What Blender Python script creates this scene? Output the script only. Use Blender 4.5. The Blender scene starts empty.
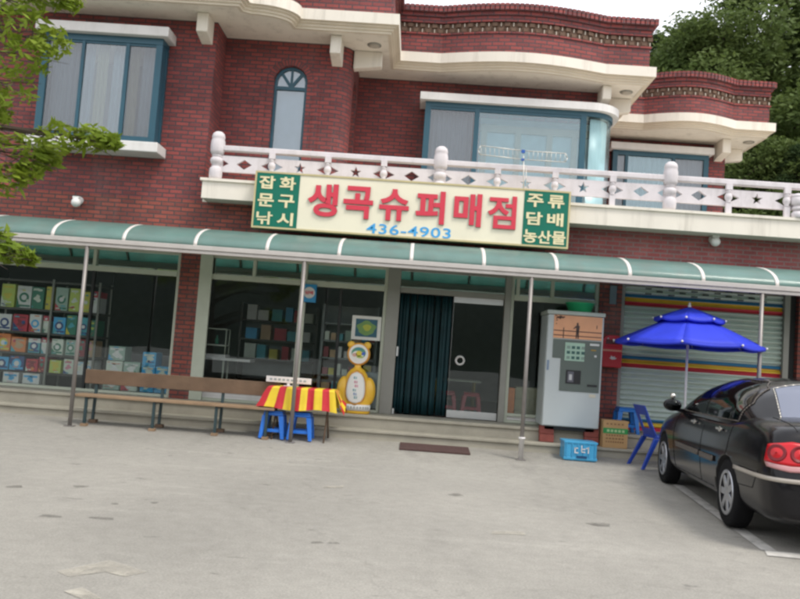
import bpy, bmesh, math, random
from mathutils import Vector, Matrix
from mathutils.bvhtree import BVHTree
import numpy as np

rnd = random.Random(7)
S = bpy.context.scene
COL = S.collection

# ------------------------------------------------------------------ camera
def make_camera():
    yaw, th, r = math.radians(1.26), math.atan(.069), math.atan(.0725)
    F = Vector((-math.sin(yaw) * math.cos(th), math.cos(yaw) * math.cos(th), math.sin(th)))
    R0 = Vector((math.cos(yaw), math.sin(yaw), 0)); U0 = R0.cross(F)
    U = math.cos(r) * U0 - math.sin(r) * R0; R = math.cos(r) * R0 + math.sin(r) * U0
    cd = bpy.data.cameras.new('camera'); cam = bpy.data.objects.new('camera', cd)
    COL.objects.link(cam)
    m = Matrix((R, U, -F)).transposed().to_4x4(); m.translation = Vector((0, -12, 1.30))
    cam.matrix_world = m
    cd.sensor_width = 36; cd.lens = 36; cd.clip_start = .05; cd.clip_end = 2000
    S.camera = cam
make_camera()

# ------------------------------------------------------------------ world, sun, exposure
SUN_EL, SUN_AZ = math.radians(58), math.radians(132)     # azimuth measured clockwise from +Y
W = bpy.data.worlds.new('World'); S.world = W; W.use_nodes = True
nt = W.node_tree; nt.nodes.clear()
wo = nt.nodes.new('ShaderNodeOutputWorld'); bg = nt.nodes.new('ShaderNodeBackground')
sky = nt.nodes.new('ShaderNodeTexSky'); sky.sky_type = 'NISHITA'; sky.sun_disc = False
sky.sun_elevation = SUN_EL; sky.sun_rotation = SUN_AZ; sky.dust_density = 4; sky.air_density = 1.0
# thin white overcast over the blue: cloud sheet mixed in by soft noise
tc = nt.nodes.new('ShaderNodeTexCoord'); nz = nt.nodes.new('ShaderNodeTexNoise')
nz.inputs['Scale'].default_value = 2.2; nz.inputs['Detail'].default_value = 5
cr = nt.nodes.new('ShaderNodeMapRange'); cr.inputs[1].default_value = .3; cr.inputs[2].default_value = .7
cr.inputs[3].default_value = .72; cr.inputs[4].default_value = .97
mx = nt.nodes.new('ShaderNodeMix'); mx.data_type = 'RGBA'; mx.inputs[7].default_value = (10.5, 10.7, 11.2, 1)
nt.links.new(tc.outputs['Generated'], nz.inputs['Vector']); nt.links.new(nz.outputs[0], cr.inputs[0])
nt.links.new(cr.outputs[0], mx.inputs[0]); nt.links.new(sky.outputs[0], mx.inputs[6])
nt.links.new(mx.outputs[2], bg.inputs['Color']); bg.inputs['Strength'].default_value = .10
nt.links.new(bg.outputs[0], wo.inputs['Surface'])
sd = bpy.data.lights.new('sun', 'SUN'); sd.energy = 1.4; sd.angle = math.radians(14); sd.color = (1, .95, .87)
so = bpy.data.objects.new('sun', sd); COL.objects.link(so)
to_sun = Vector((math.sin(SUN_AZ) * math.cos(SUN_EL), math.cos(SUN_AZ) * math.cos(SUN_EL), math.sin(SUN_EL)))
so.rotation_euler = to_sun.to_track_quat('Z', 'Y').to_euler(); so.location = (10, -20, 30)
S.view_settings.view_transform = 'Standard'; S.view_settings.look = 'None'
S.view_settings.gamma = 1; S.view_settings.use_curve_mapping = False
S.view_settings.exposure = .66
S.render.engine = 'CYCLES'
cy = S.cycles
cy.max_bounces = 8; cy.transparent_max_bounces = 12; cy.caustics_reflective = False; cy.caustics_refractive = False
cy.sample_clamp_indirect = 4
cy.use_denoising = True
cy.pixel_filter_type = 'BLACKMAN_HARRIS'; cy.filter_width = 2.6

# ------------------------------------------------------------------ materials
MATS = {}
def new_mat(name):
    m = bpy.data.materials.new(name); m.use_nodes = True
    b = m.node_tree.nodes['Principled BSDF']; MATS[name] = m
    return m, m.node_tree, b
def lnk(t, a, b): t.links.new(a, b)
def mat(name, col, rough=.6, metal=0, var=.12, vscale=6, bump=0, bscale=60, coat=0, spec=.5, grime=0, coords='Object'):
    """plain surface with mild uneven colour, roughness and optional fine bump"""
    m, t, b = new_mat(name)
    N = t.nodes
    tcn = N.new('ShaderNodeTexCoord'); n1 = N.new('ShaderNodeTexNoise')
    n1.inputs['Scale'].default_value = vscale; n1.inputs['Detail'].default_value = 6
    lnk(t, tcn.outputs[coords], n1.inputs['Vector'])
    ramp = N.new('ShaderNodeMix'); ramp.data_type = 'RGBA'
    c = Vector(col)
    lo = [max(0, v * (1 - var * 1.6)) for v in c]; hi = [min(1, v * (1 + var)) for v in c]
    ramp.inputs[6].default_value = (*lo, 1); ramp.inputs[7].default_value = (*hi, 1)
    lnk(t, n1.outputs[0], ramp.inputs[0])
    out = ramp.outputs[2]
    if grime:
        n2 = N.new('ShaderNodeTexNoise'); n2.inputs['Scale'].default_value = vscale * .35; n2.inputs['Detail'].default_value = 9
        n2.inputs['Roughness'].default_value = .7
        lnk(t, tcn.outputs[coords], n2.inputs['Vector'])
        mr = N.new('ShaderNodeMapRange'); mr.inputs[1].default_value = .5; mr.inputs[2].default_value = .75
        mr.inputs[3].default_value = 0; mr.inputs[4].default_value = grime
        lnk(t, n2.outputs[0], mr.inputs[0])
        g = N.new('ShaderNodeMix'); g.data_type = 'RGBA'; g.inputs[7].default_value = (*[v * .35 for v in c], 1)
        lnk(t, mr.outputs[0], g.inputs[0]); lnk(t, out, g.inputs[6]); out = g.outputs[2]
    lnk(t, out, b.inputs['Base Color'])
    b.inputs['Roughness'].default_value = rough; b.inputs['Metallic'].default_value = metal
    b.inputs['Coat Weight'].default_value = coat; b.inputs['Coat Roughness'].default_value = .06
    b.inputs['Specular IOR Level'].default_value = spec
    if bump:
        n3 = N.new('ShaderNodeTexNoise'); n3.inputs['Scale'].default_value = bscale; n3.inputs['Detail'].default_value = 4
        lnk(t, tcn.outputs[coords], n3.inputs['Vector'])
        bp = N.new('ShaderNodeBump'); bp.inputs['Strength'].default_value = bump; bp.inputs['Distance'].default_value = .01
        lnk(t, n3.outputs[0], bp.inputs['Height']); lnk(t, bp.outputs[0], b.inputs['Normal'])
    return m

def brick_mat(name, c1, c2, mortar, w=.205, h=.066, msize=.0105, dark=.5):
    m, t, b = new_mat(name); N = t.nodes
    uv = N.new('ShaderNodeUVMap')
    br = N.new('ShaderNodeTexBrick'); br.inputs['Scale'].default_value = 1
    br.inputs['Brick Width'].default_value = w; br.inputs['Row Height'].default_value = h
    br.inputs['Mortar Size'].default_value = msize; br.inputs['Mortar Smooth'].default_value = .2
    br.inputs['Color1'].default_value = (*c1, 1); br.inputs['Color2'].default_value = (*c2, 1)
    br.inputs['Mortar'].default_value = (*mortar, 1); br.inputs['Bias'].default_value = -.1
    lnk(t, uv.outputs[0], br.inputs['Vector'])
    nz = N.new('ShaderNodeTexNoise'); nz.inputs['Scale'].default_value = 1.1; nz.inputs['Detail'].default_value = 7
    nz.inputs['Roughness'].default_value = .65
    lnk(t, uv.outputs[0], nz.inputs['Vector'])
    mr = N.new('ShaderNodeMapRange'); mr.inputs[1].default_value = .3; mr.inputs[2].default_value = .7
    mr.inputs[3].default_value = .74; mr.inputs[4].default_value = 1.18
    lnk(t, nz.outputs[0], mr.inputs[0])
    n4 = N.new('ShaderNodeTexNoise'); n4.inputs['Scale'].default_value = 38; n4.inputs['Detail'].default_value = 3
    lnk(t, uv.outputs[0], n4.inputs['Vector'])
    m4 = N.new('ShaderNodeMapRange'); m4.inputs[3].default_value = .7; m4.inputs[4].default_value = 1.3
    lnk(t, n4.outputs[0], m4.inputs[0])
    mm = N.new('ShaderNodeMath'); mm.operation = 'MULTIPLY'; lnk(t, mr.outputs[0], mm.inputs[0]); lnk(t, m4.outputs[0], mm.inputs[1])
    mu = N.new('ShaderNodeVectorMath'); mu.operation = 'SCALE'
    lnk(t, br.outputs['Color'], mu.inputs[0]); lnk(t, mm.outputs[0], mu.inputs['Scale'])
    lnk(t, mu.outputs[0], b.inputs['Base Color'])
    b.inputs['Roughness'].default_value = .75
    bp = N.new('ShaderNodeBump'); bp.inputs['Strength'].default_value = .6; bp.inputs['Distance'].default_value = .008
    inv = N.new('ShaderNodeMath'); inv.operation = 'SUBTRACT'; inv.inputs[0].default_value = 1
    lnk(t, br.outputs['Fac'], inv.inputs[1])
    ad = N.new('ShaderNodeMath'); ad.operation = 'MULTIPLY_ADD'; ad.inputs[1].default_value = .25
    lnk(t, n4.outputs[0], ad.inputs[0]); lnk(t, inv.outputs[0], ad.inputs[2])
    lnk(t, ad.outputs[0], bp.inputs['Height']); lnk(t, bp.outputs[0], b.inputs['Normal'])
    return m

def weather(m, col=(.16,.14,.11), amount=.5, lo=.52, hi=.72, stretch=(5, 5, .45), fine=30):
    """rain streaks and dirt running down a surface"""
    t = m.node_tree; N = t.nodes; b = N['Principled BSDF']; src = b.inputs['Base Color'].links[0].from_socket
    tcn = N.new('ShaderNodeTexCoord'); mp = N.new('ShaderNodeMapping'); mp.inputs['Scale'].default_value = stretch
    n = N.new('ShaderNodeTexNoise'); n.inputs['Scale'].default_value = 1; n.inputs['Detail'].default_value = 9; n.inputs['Roughness'].default_value = .68
    lnk(t, tcn.outputs['Object'], mp.inputs[0]); lnk(t, mp.outputs[0], n.inputs['Vector'])
    r = N.new('ShaderNodeMapRange'); r.inputs[1].default_value = lo; r.inputs[2].default_value = hi; r.inputs[4].default_value = amount
    lnk(t, n.outputs[0], r.inputs[0]); mx = N.new('ShaderNodeMix'); mx.data_type = 'RGBA'; mx.inputs[7].default_value = (*col, 1)
    lnk(t, r.outputs[0], mx.inputs[0]); lnk(t, src, mx.inputs[6])
    for l in list(b.inputs['Base Color'].links): t.links.remove(l)
    lnk(t, mx.outputs[2], b.inputs['Base Color'])
    for q in N:
        if q.bl_idname == 'ShaderNodeBsdfTranslucent': lnk(t, mx.outputs[2], q.inputs[0])
    return m

def glass_mat(name, tint, refl=1.0, base=.0, rough=.01, gcol=(1, 1, 1)):
    """window pane: clear tinted body plus mirror reflection growing with the viewing angle"""
    m, t, b = new_mat(name); N = t.nodes; N.remove(b)
    tr = N.new('ShaderNodeBsdfTransparent'); tr.inputs[0].default_value = (*tint, 1)
    gl = N.new('ShaderNodeBsdfGlossy'); gl.inputs['Roughness'].default_value = rough; gl.inputs[0].default_value = (*gcol, 1)
    fr = N.new('ShaderNodeFresnel'); fr.inputs[0].default_value = 1.5
    ma = N.new('ShaderNodeMath'); ma.operation = 'MULTIPLY_ADD'; ma.inputs[1].default_value = refl * 1.8; ma.inputs[2].default_value = base
    ma.use_clamp = True
    nz = N.new('ShaderNodeTexNoise'); nz.inputs['Scale'].default_value = .9
    tcn = N.new('ShaderNodeTexCoord'); lnk(t, tcn.outputs['Object'], nz.inputs['Vector'])
    bp = N.new('ShaderNodeBump'); bp.inputs['Strength'].default_value = .25; bp.inputs['Distance'].default_value = .02
    lnk(t, nz.outputs[0], bp.inputs['Height']); lnk(t, bp.outputs[0], gl.inputs['Normal'])
    ms = N.new('ShaderNodeMixShader')
    lnk(t, fr.outputs[0], ma.inputs[0]); lnk(t, ma.outputs[0], ms.inputs[0])
    lnk(t, tr.outputs[0], ms.inputs[1]); lnk(t, gl.outputs[0], ms.inputs[2])
    lnk(t, ms.outputs[0], N['Material Output'].inputs['Surface'])
    return m

def translucent_mat(name, col, tr=.5, rough=.25, coat=.4):
    m, t, b = new_mat(name); N = t.nodes
    n1 = N.new('ShaderNodeTexNoise'); n1.inputs['Scale'].default_value = 3; n1.inputs['Detail'].default_value = 6
    tcn = N.new('ShaderNodeTexCoord'); lnk(t, tcn.outputs['Object'], n1.inputs['Vector'])
    mx = N.new('ShaderNodeMix'); mx.data_type = 'RGBA'
    mx.inputs[6].default_value = (*[v * .75 for v in col], 1); mx.inputs[7].default_value = (*[min(1, v * 1.2) for v in col], 1)
    lnk(t, n1.outputs[0], mx.inputs[0])
    lnk(t, mx.outputs[2], b.inputs['Base Color'])
    b.inputs['Roughness'].default_value = rough; b.inputs['Coat Weight'].default_value = coat
    tl = N.new('ShaderNodeBsdfTranslucent'); lnk(t, mx.outputs[2], tl.inputs[0])
    ms = N.new('ShaderNodeMixShader'); ms.inputs[0].default_value = tr
    lnk(t, b.outputs[0], ms.inputs[1]); lnk(t, tl.outputs[0], ms.inputs[2])
    lnk(t, ms.outputs[0], N['Material Output'].inputs['Surface'])
    return m

def leaf_mat(name, a, bcol, scale=.6):
    m, t, b = new_mat(name); N = t.nodes
    tcn = N.new('ShaderNodeTexCoord'); n1 = N.new('ShaderNodeTexNoise'); n1.inputs['Scale'].default_value = scale
    n1.inputs['Detail'].default_value = 8; n1.inputs['Roughness'].default_value = .8
    lnk(t, tcn.outputs['Object'], n1.inputs['Vector'])
    mr = N.new('ShaderNodeMapRange'); mr.inputs[1].default_value = .3; mr.inputs[2].default_value = .7
    lnk(t, n1.outputs[0], mr.inputs[0])
    mx = N.new('ShaderNodeMix'); mx.data_type = 'RGBA'
    mx.inputs[6].default_value = (*a, 1); mx.inputs[7].default_value = (*bcol, 1)
    lnk(t, mr.outputs[0], mx.inputs[0]); lnk(t, mx.outputs[2], b.inputs['Base Color'])
    b.inputs['Roughness'].default_value = .65; b.inputs['Specular IOR Level'].default_value = .25
    tl = N.new('ShaderNodeBsdfTranslucent'); lnk(t, mx.outputs[2], tl.inputs[0])
    ms = N.new('ShaderNodeMixShader'); ms.inputs[0].default_value = .35
    lnk(t, b.outputs[0], ms.inputs[1]); lnk(t, tl.outputs[0], ms.inputs[2])
    lnk(t, ms.outputs[0], N['Material Output'].inputs['Surface'])
    return m

# ------------------------------------------------------------------ mesh builder
class MB:
    def __init__(s): s.v = []; s.f = []; s.mi = []; s.uv = {}; s.sm = []
    def add(s, vs, fs, mi=0, smooth=False, uvs=None):
        o = len(s.v); s.v += [tuple(p) for p in vs]
        for k, f in enumerate(fs):
            if uvs: s.uv[len(s.f)] = uvs[k]
            s.f.append([i + o for i in f]); s.mi.append(mi); s.sm.append(smooth)
        return s
    def box(s, x0, x1, y0, y1, z0, z1, mi=0):
        x0, x1 = min(x0, x1), max(x0, x1); y0, y1 = min(y0, y1), max(y0, y1); z0, z1 = min(z0, z1), max(z0, z1)
        v = [(x0,y0,z0),(x1,y0,z0),(x1,y1,z0),(x0,y1,z0),(x0,y0,z1),(x1,y0,z1),(x1,y1,z1),(x0,y1,z1)]
        return s.add(v, [(0,3,2,1),(4,5,6,7),(0,1,5,4),(1,2,6,5),(2,3,7,6),(3,0,4,7)], mi)
    def obox(s, c, size, M=None, mi=0):
        hx, hy, hz = [d / 2 for d in size]; M = M or Matrix.Identity(3); c = Vector(c)
        v = [c + M @ Vector(p) for p in ((-hx,-hy,-hz),(hx,-hy,-hz),(hx,hy,-hz),(-hx,hy,-hz),(-hx,-hy,hz),(hx,-hy,hz),(hx,hy,hz),(-hx,hy,hz))]
        return s.add(v, [(0,3,2,1),(4,5,6,7),(0,1,5,4),(1,2,6,5),(2,3,7,6),(3,0,4,7)], mi)
    def tube(s, p0, p1, r0, r1=None, n=10, mi=0, cap=True):
        r1 = r0 if r1 is None else r1; p0, p1 = Vector(p0), Vector(p1)
        q = (p1 - p0).to_track_quat('Z', 'Y')
        ring = lambda p, r: [p + q @ Vector((r * math.cos(2*math.pi*k/n), r * math.sin(2*math.pi*k/n), 0)) for k in range(n)]
        s.add(ring(p0, r0) + ring(p1, r1), [(k, (k+1) % n, n + (k+1) % n, n + k) for k in range(n)], mi, True)
        if cap:
            o = len(s.v) - 2 * n
            s.f.append([o + k for k in range(n)][::-1]); s.mi.append(mi); s.sm.append(False)
            s.f.append([o + n + k for k in range(n)]); s.mi.append(mi); s.sm.append(False)
        return s
    def bar(s, p0, p1, w, d, mi=0):
        p0, p1 = Vector(p0), Vector(p1); q = (p1 - p0).to_track_quat('Z', 'Y').to_matrix()
        return s.obox((p0 + p1) / 2, (w, d, (p1 - p0).length), q, mi)
    def path(s, pts, r, n=8, mi=0):
        for a, b in zip(pts[:-1], pts[1:]): s.tube(a, b, r, r, n, mi)
        return s
    def lathe(s, prof, c=(0,0,0), n=20, mi=0, axis='z', sx=1, sy=1, smooth=True, cap=True):
        """prof: (radius, height) bottom to top"""
        c = Vector(c); vs = []; fs = []
        for r, h in prof:
            for k in range(n):
                a = 2 * math.pi * k / n; p = Vector((r * math.cos(a) * sx, r * math.sin(a) * sy, h))
                if axis == 'y': p = Vector((p.x, p.z, p.y))
                if axis == 'x': p = Vector((p.z, p.y, p.x))
                vs.append(c + p)
        m = len(prof)
        for j in range(m - 1):
            for k in range(n):
                a, b = j * n + k, j * n + (k + 1) % n
                f = (a, b, b + n, a + n)
                fs.append(f if axis == 'z' else f[::-1])
        if not cap: return s.add(vs, fs, mi, smooth)
        fs.append(tuple(range(n))[::-1] if axis == 'z' else tuple(range(n)))
        fs.append(tuple((m-1)*n + k for k in range(n)) if axis == 'z' else tuple((m-1)*n + k for k in range(n))[::-1])
        return s.add(vs, fs, mi, smooth)
    def sphere(s, c, r, mi=0, n=16, sc=(1,1,1)):
        c = Vector(c); m = n // 2; prof = [(max(1e-4, math.sin(math.pi*j/m)), -math.cos(math.pi*j/m)) for j in range(m+1)]
        vs, fs = [], []
        for a, h in prof:
            for k in range(n):
                t = 2*math.pi*k/n; vs.append(c + Vector((a*math.cos(t)*r*sc[0], a*math.sin(t)*r*sc[1], h*r*sc[2])))
        for j in range(m):
            for k in range(n):
                a, b = j*n+k, j*n+(k+1) % n; fs.append((a, b, b+n, a+n))
        return s.add(vs, fs, mi, True)
    def prism(s, pts, y0, y1, mi=0):
        """polygon in (x, z), counter-clockwise seen from the front (-Y), pushed from y0 (front) to y1"""
        n = len(pts); vs = [(x, y0, z) for x, z in pts] + [(x, y1, z) for x, z in pts]
        return s.add(vs, [tuple(range(n)), tuple(range(2*n-1, n-1, -1))] + [(k, n + k, n + (k+1) % n, (k+1) % n) for k in range(n)], mi)
    def grid(s, P, mi=0, smooth=True, closed=False):
        """P[j][i] points"""
        m, n = len(P), len(P[0]); vs = [p for row in P for p in row]
        fs = [(j*n+i, j*n+i+1, (j+1)*n+i+1, (j+1)*n+i) for j in range(m-1) for i in range(n-1)]
        return s.add(vs, fs, mi, smooth)
    def build(s, name, mats, parent=None, bevel=0, local=False, solid=0, seg=2):
        me = bpy.data.meshes.new(name)
        off = Vector((0,0,0)) if (parent is None or local) else world_loc(parent)
        vs = [tuple(Vector(p) - off) for p in s.v] if off.length else s.v
        me.from_pydata(vs, [], s.f)
        for m in (mats if isinstance(mats, (list, tuple)) else [mats]): me.materials.append(m)
        me.polygons.foreach_set('material_index', s.mi); me.polygons.foreach_set('use_smooth', s.sm)
        uvl = me.uv_layers.new(name='UVMap'); buf = np.zeros((len(me.loops), 2), 'f')
        for k, p in enumerate(me.polygons):
            cu = s.uv.get(k); nx, ny, nzz = [abs(c) for c in p.normal]
            for q, li in enumerate(p.loop_indices):
                if cu: buf[li] = cu[q]; continue
                x, y, z = s.v[me.loops[li].vertex_index]
                buf[li] = (x, z) if (ny >= nx and ny >= nzz) else ((y, z) if nx >= nzz else (x, y))
        uvl.data.foreach_set('uv', buf.ravel())
        me.update()
        o = bpy.data.objects.new(name, me); COL.objects.link(o)
        if parent is not None: o.parent = parent
        if solid:
            md = o.modifiers.new('solid', 'SOLIDIFY'); md.thickness = solid; md.offset = 0
        if bevel:
            md = o.modifiers.new('bevel', 'BEVEL'); md.width = bevel; md.segments = seg; md.limit_method = 'ANGLE'; md.angle_limit = math.radians(40)
        return o
def world_loc(o):
    l = Vector(o.location)
    while o.parent: o = o.parent; l += Vector(o.location)
    return l
def tag(o, label, cat, group=None):
    o['label'] = label; o['category'] = cat
    if group: o['group'] = group
    return o
def thing(name, loc, label, cat, group=None, rz=0):
    o = bpy.data.objects.new(name, None); COL.objects.link(o); o.location = loc; o.rotation_euler = (0, 0, rz)
    o.empty_display_size = .2
    return tag(o, label, cat, group)
def struct(o): o['kind'] = 'structure'; return o
def copy_tree(o, parent=None):
    c = o.copy(); COL.objects.link(c)
    if parent is not None: c.parent = parent
    for ch in list(o.children): copy_tree(ch, c)
    return c
def retex(o, swap):
    """give a copied tree its own meshes with swapped materials"""
    for ob in [o] + list(o.children_recursive):
        if ob.type == 'MESH':
            ob.data = ob.data.copy()
            for k, m in enumerate(ob.data.materials):
                if m and m.name in swap: ob.data.materials[k] = swap[m.name]

def text_mesh(body, cx, cz, w, h, y, depth, bold=.02, spacing=1.0):
    """lettering facing -Y, stretched to w x h round (cx, cz); returns an MB"""
    c = bpy.data.curves.new('lettering', 'FONT'); c.body = body; c.size = 1; c.offset = bold; c.space_character = spacing
    c.align_x = 'CENTER'; c.resolution_u = 4
    o = bpy.data.objects.new('lettering', c); COL.objects.link(o)
    c.extrude = .05
    me = bpy.data.meshes.new_from_object(o.evaluated_get(bpy.context.evaluated_depsgraph_get()))
    co = np.zeros(len(me.vertices) * 3); me.vertices.foreach_get('co', co); co = co.reshape(-1, 3)
    a, b = co.min(0), co.max(0)
    out = MB()
    vs = [(cx + ((p[0]-a[0])/(b[0]-a[0]) - .5) * w, y - (p[2] - a[2]) / (b[2] - a[2]) * depth, cz + ((p[1]-a[1])/(b[1]-a[1]) - .5) * h) for p in co]
    out.add(vs, [tuple(p.vertices) for p in me.polygons])
    bpy.data.objects.remove(o); bpy.data.curves.remove(c); bpy.data.meshes.remove(me)
    return out
def merge(*mbs):
    r = MB()
    for m in mbs: r.add(m.v, m.f, m.mi[0] if m.mi else 0)
    return r
def arc(cx, cz, r, a0, a1, n):
    return [(cx + r * math.cos(math.radians(a0 + (a1-a0)*k/n)), cz + r * math.sin(math.radians(a0 + (a1-a0)*k/n))) for k in range(n+1)]
def gz(y):
    pts = [(-3, 0), (-1.35, .04), (-.75, .09)]
    if y <= -3: return 0
    for (a, za), (b, zb) in zip(pts[:-1], pts[1:]):
        if y <= b: return za + (zb - za) * (y - a) / (b - a)
    return .09

# palette
brick = brick_mat('red_brick', (.340,.082,.056), (.175,.047,.040), (.080,.055,.053))
brick_up = brick_mat('upper_red_brick', (.300,.064,.056), (.160,.041,.042), (.080,.052,.056))
brick_lit = brick_mat('lit_red_brick', (.340,.080,.075), (.225,.055,.055), (.240,.160,.150))  # brighter copy of the red brick, stronger light put into brick and joint colours
weather(brick, (.30,.22,.19), .42, .55, .78, (1.1, 1.1, .30)); weather(brick_up, (.26,.19,.18), .42, .55, .78, (1.1, 1.1, .30)); weather(brick_lit, (.34,.26,.23), .4, .5, .75, (1.1, 1.1, .3))
lattice = mat('lattice_brick', (.16,.095,.062), .8, var=.4, vscale=14)
mortar_w = mat('pale_mortar', (.55,.48,.40), .8)
cream = mat('cream_render', (.80,.745,.65), .65, var=.06, vscale=2, grime=.12, bump=.1)
weather(cream, (.34,.30,.24), .42); cream_edge = mat('cream_moulding', (.68,.60,.48), .65, var=.08, vscale=3, grime=.15)
white_p = mat('white_paint', (.72,.70,.68), .55, var=.07, vscale=5, grime=.15)
bal_white = mat('balustrade_white', (.70,.655,.67), .7, var=.08, vscale=6, grime=.25, bump=.15)
weather(bal_white, (.30,.27,.25), .40, .50, .74, (4, 4, 1.2)); weather(white_p, (.34,.31,.27), .30, .52, .76, (3, 3, .8))
tealf = mat('teal_window_frame', (.018,.085,.125), .4, var=.1)
aluf = mat('pale_green_aluminium', (.50,.53,.43), .45, var=.08, grime=.1)
alug = mat('grey_aluminium', (.27,.265,.235), .45, var=.08, metal=.1)
silver = mat('silver_metal', (.55,.56,.55), .35, metal=.7, var=.06)
concrete = mat('step_concrete', (.37,.345,.28), .85, var=.15, vscale=3, grime=.4, bump=.3, bscale=25)
dark_in = mat('dark_interior', (.030,.032,.032), .8)
inner_wall = mat('interior_wall', (.26,.28,.27), .8)
black = mat('black_plastic', (.012,.012,.014), .4)
glass = glass_mat('shop_glass', (.96,.985,.98), .42, .004, gcol=(.88,.97,1))
glass_tr = glass_mat('transom_glass', (.5,.6,.58), 1.2, .55, gcol=(.85,1,.96))
glass_up = glass_mat('upper_glass', (.86,.92,.94), .8, .06)
screen = glass_mat('insect_screen', (.76,.79,.81), .4, .07, rough=.25)
curtain_m = mat('pale_curtain', (.42,.48,.52), .9, var=.1, vscale=3)
curtain_y = mat('cream_curtain', (.56,.50,.34), .9, var=.1, vscale=3)
room_blue = mat('room_wall', (.42,.48,.50), .9)
# ------------------------------------------------------------------ ground, pavement, painted lines
asphalt = mat('worn_asphalt', (.305,.290,.256), .9, var=.10, vscale=.35, bump=.5, bscale=90)
def tune_asphalt(m):
    t = m.node_tree; N = t.nodes; b = N['Principled BSDF']
    src = b.inputs['Base Color'].links[0].from_socket
    tcn = N.new('ShaderNodeTexCoord')
    def layer(src, scale, lo, hi, a, bb, detail=6, stretch=None):
        n = N.new('ShaderNodeTexNoise'); n.inputs['Scale'].default_value = scale; n.inputs['Detail'].default_value = detail
        n.inputs['Roughness'].default_value = .65
        if stretch:
            mp = N.new('ShaderNodeMapping'); mp.inputs['Scale'].default_value = stretch; lnk(t, tcn.outputs['Object'], mp.inputs[0]); lnk(t, mp.outputs[0], n.inputs['Vector'])
        else: lnk(t, tcn.outputs['Object'], n.inputs['Vector'])
        r = N.new('ShaderNodeMapRange'); r.inputs[1].default_value = lo; r.inputs[2].default_value = hi
        r.inputs[3].default_value = a; r.inputs[4].default_value = bb; lnk(t, n.outputs[0], r.inputs[0])
        mu = N.new('ShaderNodeVectorMath'); mu.operation = 'SCALE'; lnk(t, src, mu.inputs[0]); lnk(t, r.outputs[0], mu.inputs['Scale'])
        return mu.outputs[0]
    s = layer(src, 70, .3, .7, .80, 1.18, 3)                 # stone chips
    s = layer(s, 9, .3, .7, .90, 1.08, 5)
    s = layer(s, .22, .35, .65, .86, 1.10, 5)
    s = layer(s, .9, .56, .72, 1.0, .76, 8, (1, .35, 1))     # dark worn patches drawn along the lot
    s = layer(s, 2.6, .66, .72, 1.0, .62, 3, (1, 2.2, 1))                 # oil spots
    s = layer(s, 1.3, .56, .74, 1.0, 1.20, 7, (.22, 1.7, 1)) # pale dusty streaks
    # fine wandering cracks
    nw = N.new('ShaderNodeTexNoise'); nw.inputs['Scale'].default_value = 2.5; nw.inputs['Detail'].default_value = 6; lnk(t, tcn.outputs['Object'], nw.inputs['Vector'])
    va = N.new('ShaderNodeVectorMath'); va.operation = 'MULTIPLY_ADD'; va.inputs[1].default_value = (.9,.9,.9); lnk(t, nw.outputs['Color'], va.inputs[0]); lnk(t, tcn.outputs['Object'], va.inputs[2])
    vo = N.new('ShaderNodeTexVoronoi'); vo.feature = 'DISTANCE_TO_EDGE'; vo.inputs['Scale'].default_value = .30; lnk(t, va.outputs[0], vo.inputs['Vector'])
    r = N.new('ShaderNodeMapRange'); r.inputs[1].default_value = .0012; r.inputs[2].default_value = .006; r.inputs[3].default_value = .91; r.inputs[4].default_value = 1; lnk(t, vo.outputs['Distance'], r.inputs[0])
    mu = N.new('ShaderNodeVectorMath'); mu.operation = 'SCALE'; lnk(t, s, mu.inputs[0]); lnk(t, r.outputs[0], mu.inputs['Scale']); s = mu.outputs[0]
    lnk(t, s, b.inputs['Base Color'])
tune_asphalt(asphalt)
g = MB(); ys = [-300, -40, -20, -12, -8, -6, -4.5, -3, -2.2, -1.35, -.75, 0, 9, 300]
xs = [-300, -60, -20, -8, -4, 0, 4, 8, 20, 60, 300]
g.grid([[(x, y, gz(y) - (0 if -45 < y else 0)) for x in xs] for y in ys], smooth=True)
struct(g.build('ground', asphalt))
worn_paint = mat('worn_line_paint', (.56,.54,.50), .8, var=.35, vscale=9, grime=.5)
faint_paint = mat('faded_line_paint', (.47,.44,.37), .85, var=.2, vscale=7, grime=.4)
def wear_through(m, scale, lo, hi, top=1):
    t = m.node_tree; N = t.nodes; b = N['Principled BSDF']; n = N.new('ShaderNodeTexNoise'); n.inputs['Scale'].default_value = scale; n.inputs['Detail'].default_value = 8
    n.inputs['Roughness'].default_value = .75; r = N.new('ShaderNodeMapRange'); r.inputs[1].default_value = lo; r.inputs[2].default_value = hi; r.inputs[4].default_value = top
    tcn = N.new('ShaderNodeTexCoord'); lnk(t, tcn.outputs['Object'], n.inputs['Vector']); lnk(t, n.outputs[0], r.inputs[0]); lnk(t, r.outputs[0], b.inputs['Alpha'])
wear_through(faint_paint, 6, .28, .70, .9); wear_through(worn_paint, 7, .30, .42)
def ground_poly(name, pts, m, lift=.004):
    c = Vector((sum(p[0] for p in pts), sum(p[1] for p in pts), 0)) / len(pts)
    b = MB(); b.add([(x, y, gz(y) + lift) for x, y in pts], [tuple(range(len(pts)))]); return struct(b.build(name, m))
ground_poly('parking_line', [(2.78,-5.66), (2.90,-5.66), (3.26,-2.4), (3.14,-2.4)], worn_paint)
ground_poly('parking_line', [(2.74,-5.86), (5.4,-6.06), (5.4,-5.88), (2.80,-5.68)], worn_paint, .006)
for pts in ([(-1.84,-7.62), (-1.66,-7.33), (-1.38,-7.50), (-1.47,-7.62), (-1.60,-7.56), (-1.74,-7.70)],
            [(-1.66,-7.94), (-1.60,-7.86), (-1.44,-8.00), (-1.49,-8.06)],
            [(-.76,-4.40), (-.58,-4.30), (-.58,-4.16), (-.76,-4.28)],
            [(.68,-5.85), (.95,-5.78), (.95,-5.66), (.70,-5.72)]):
    ground_poly('faded_paint_mark', pts, faint_paint)

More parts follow.
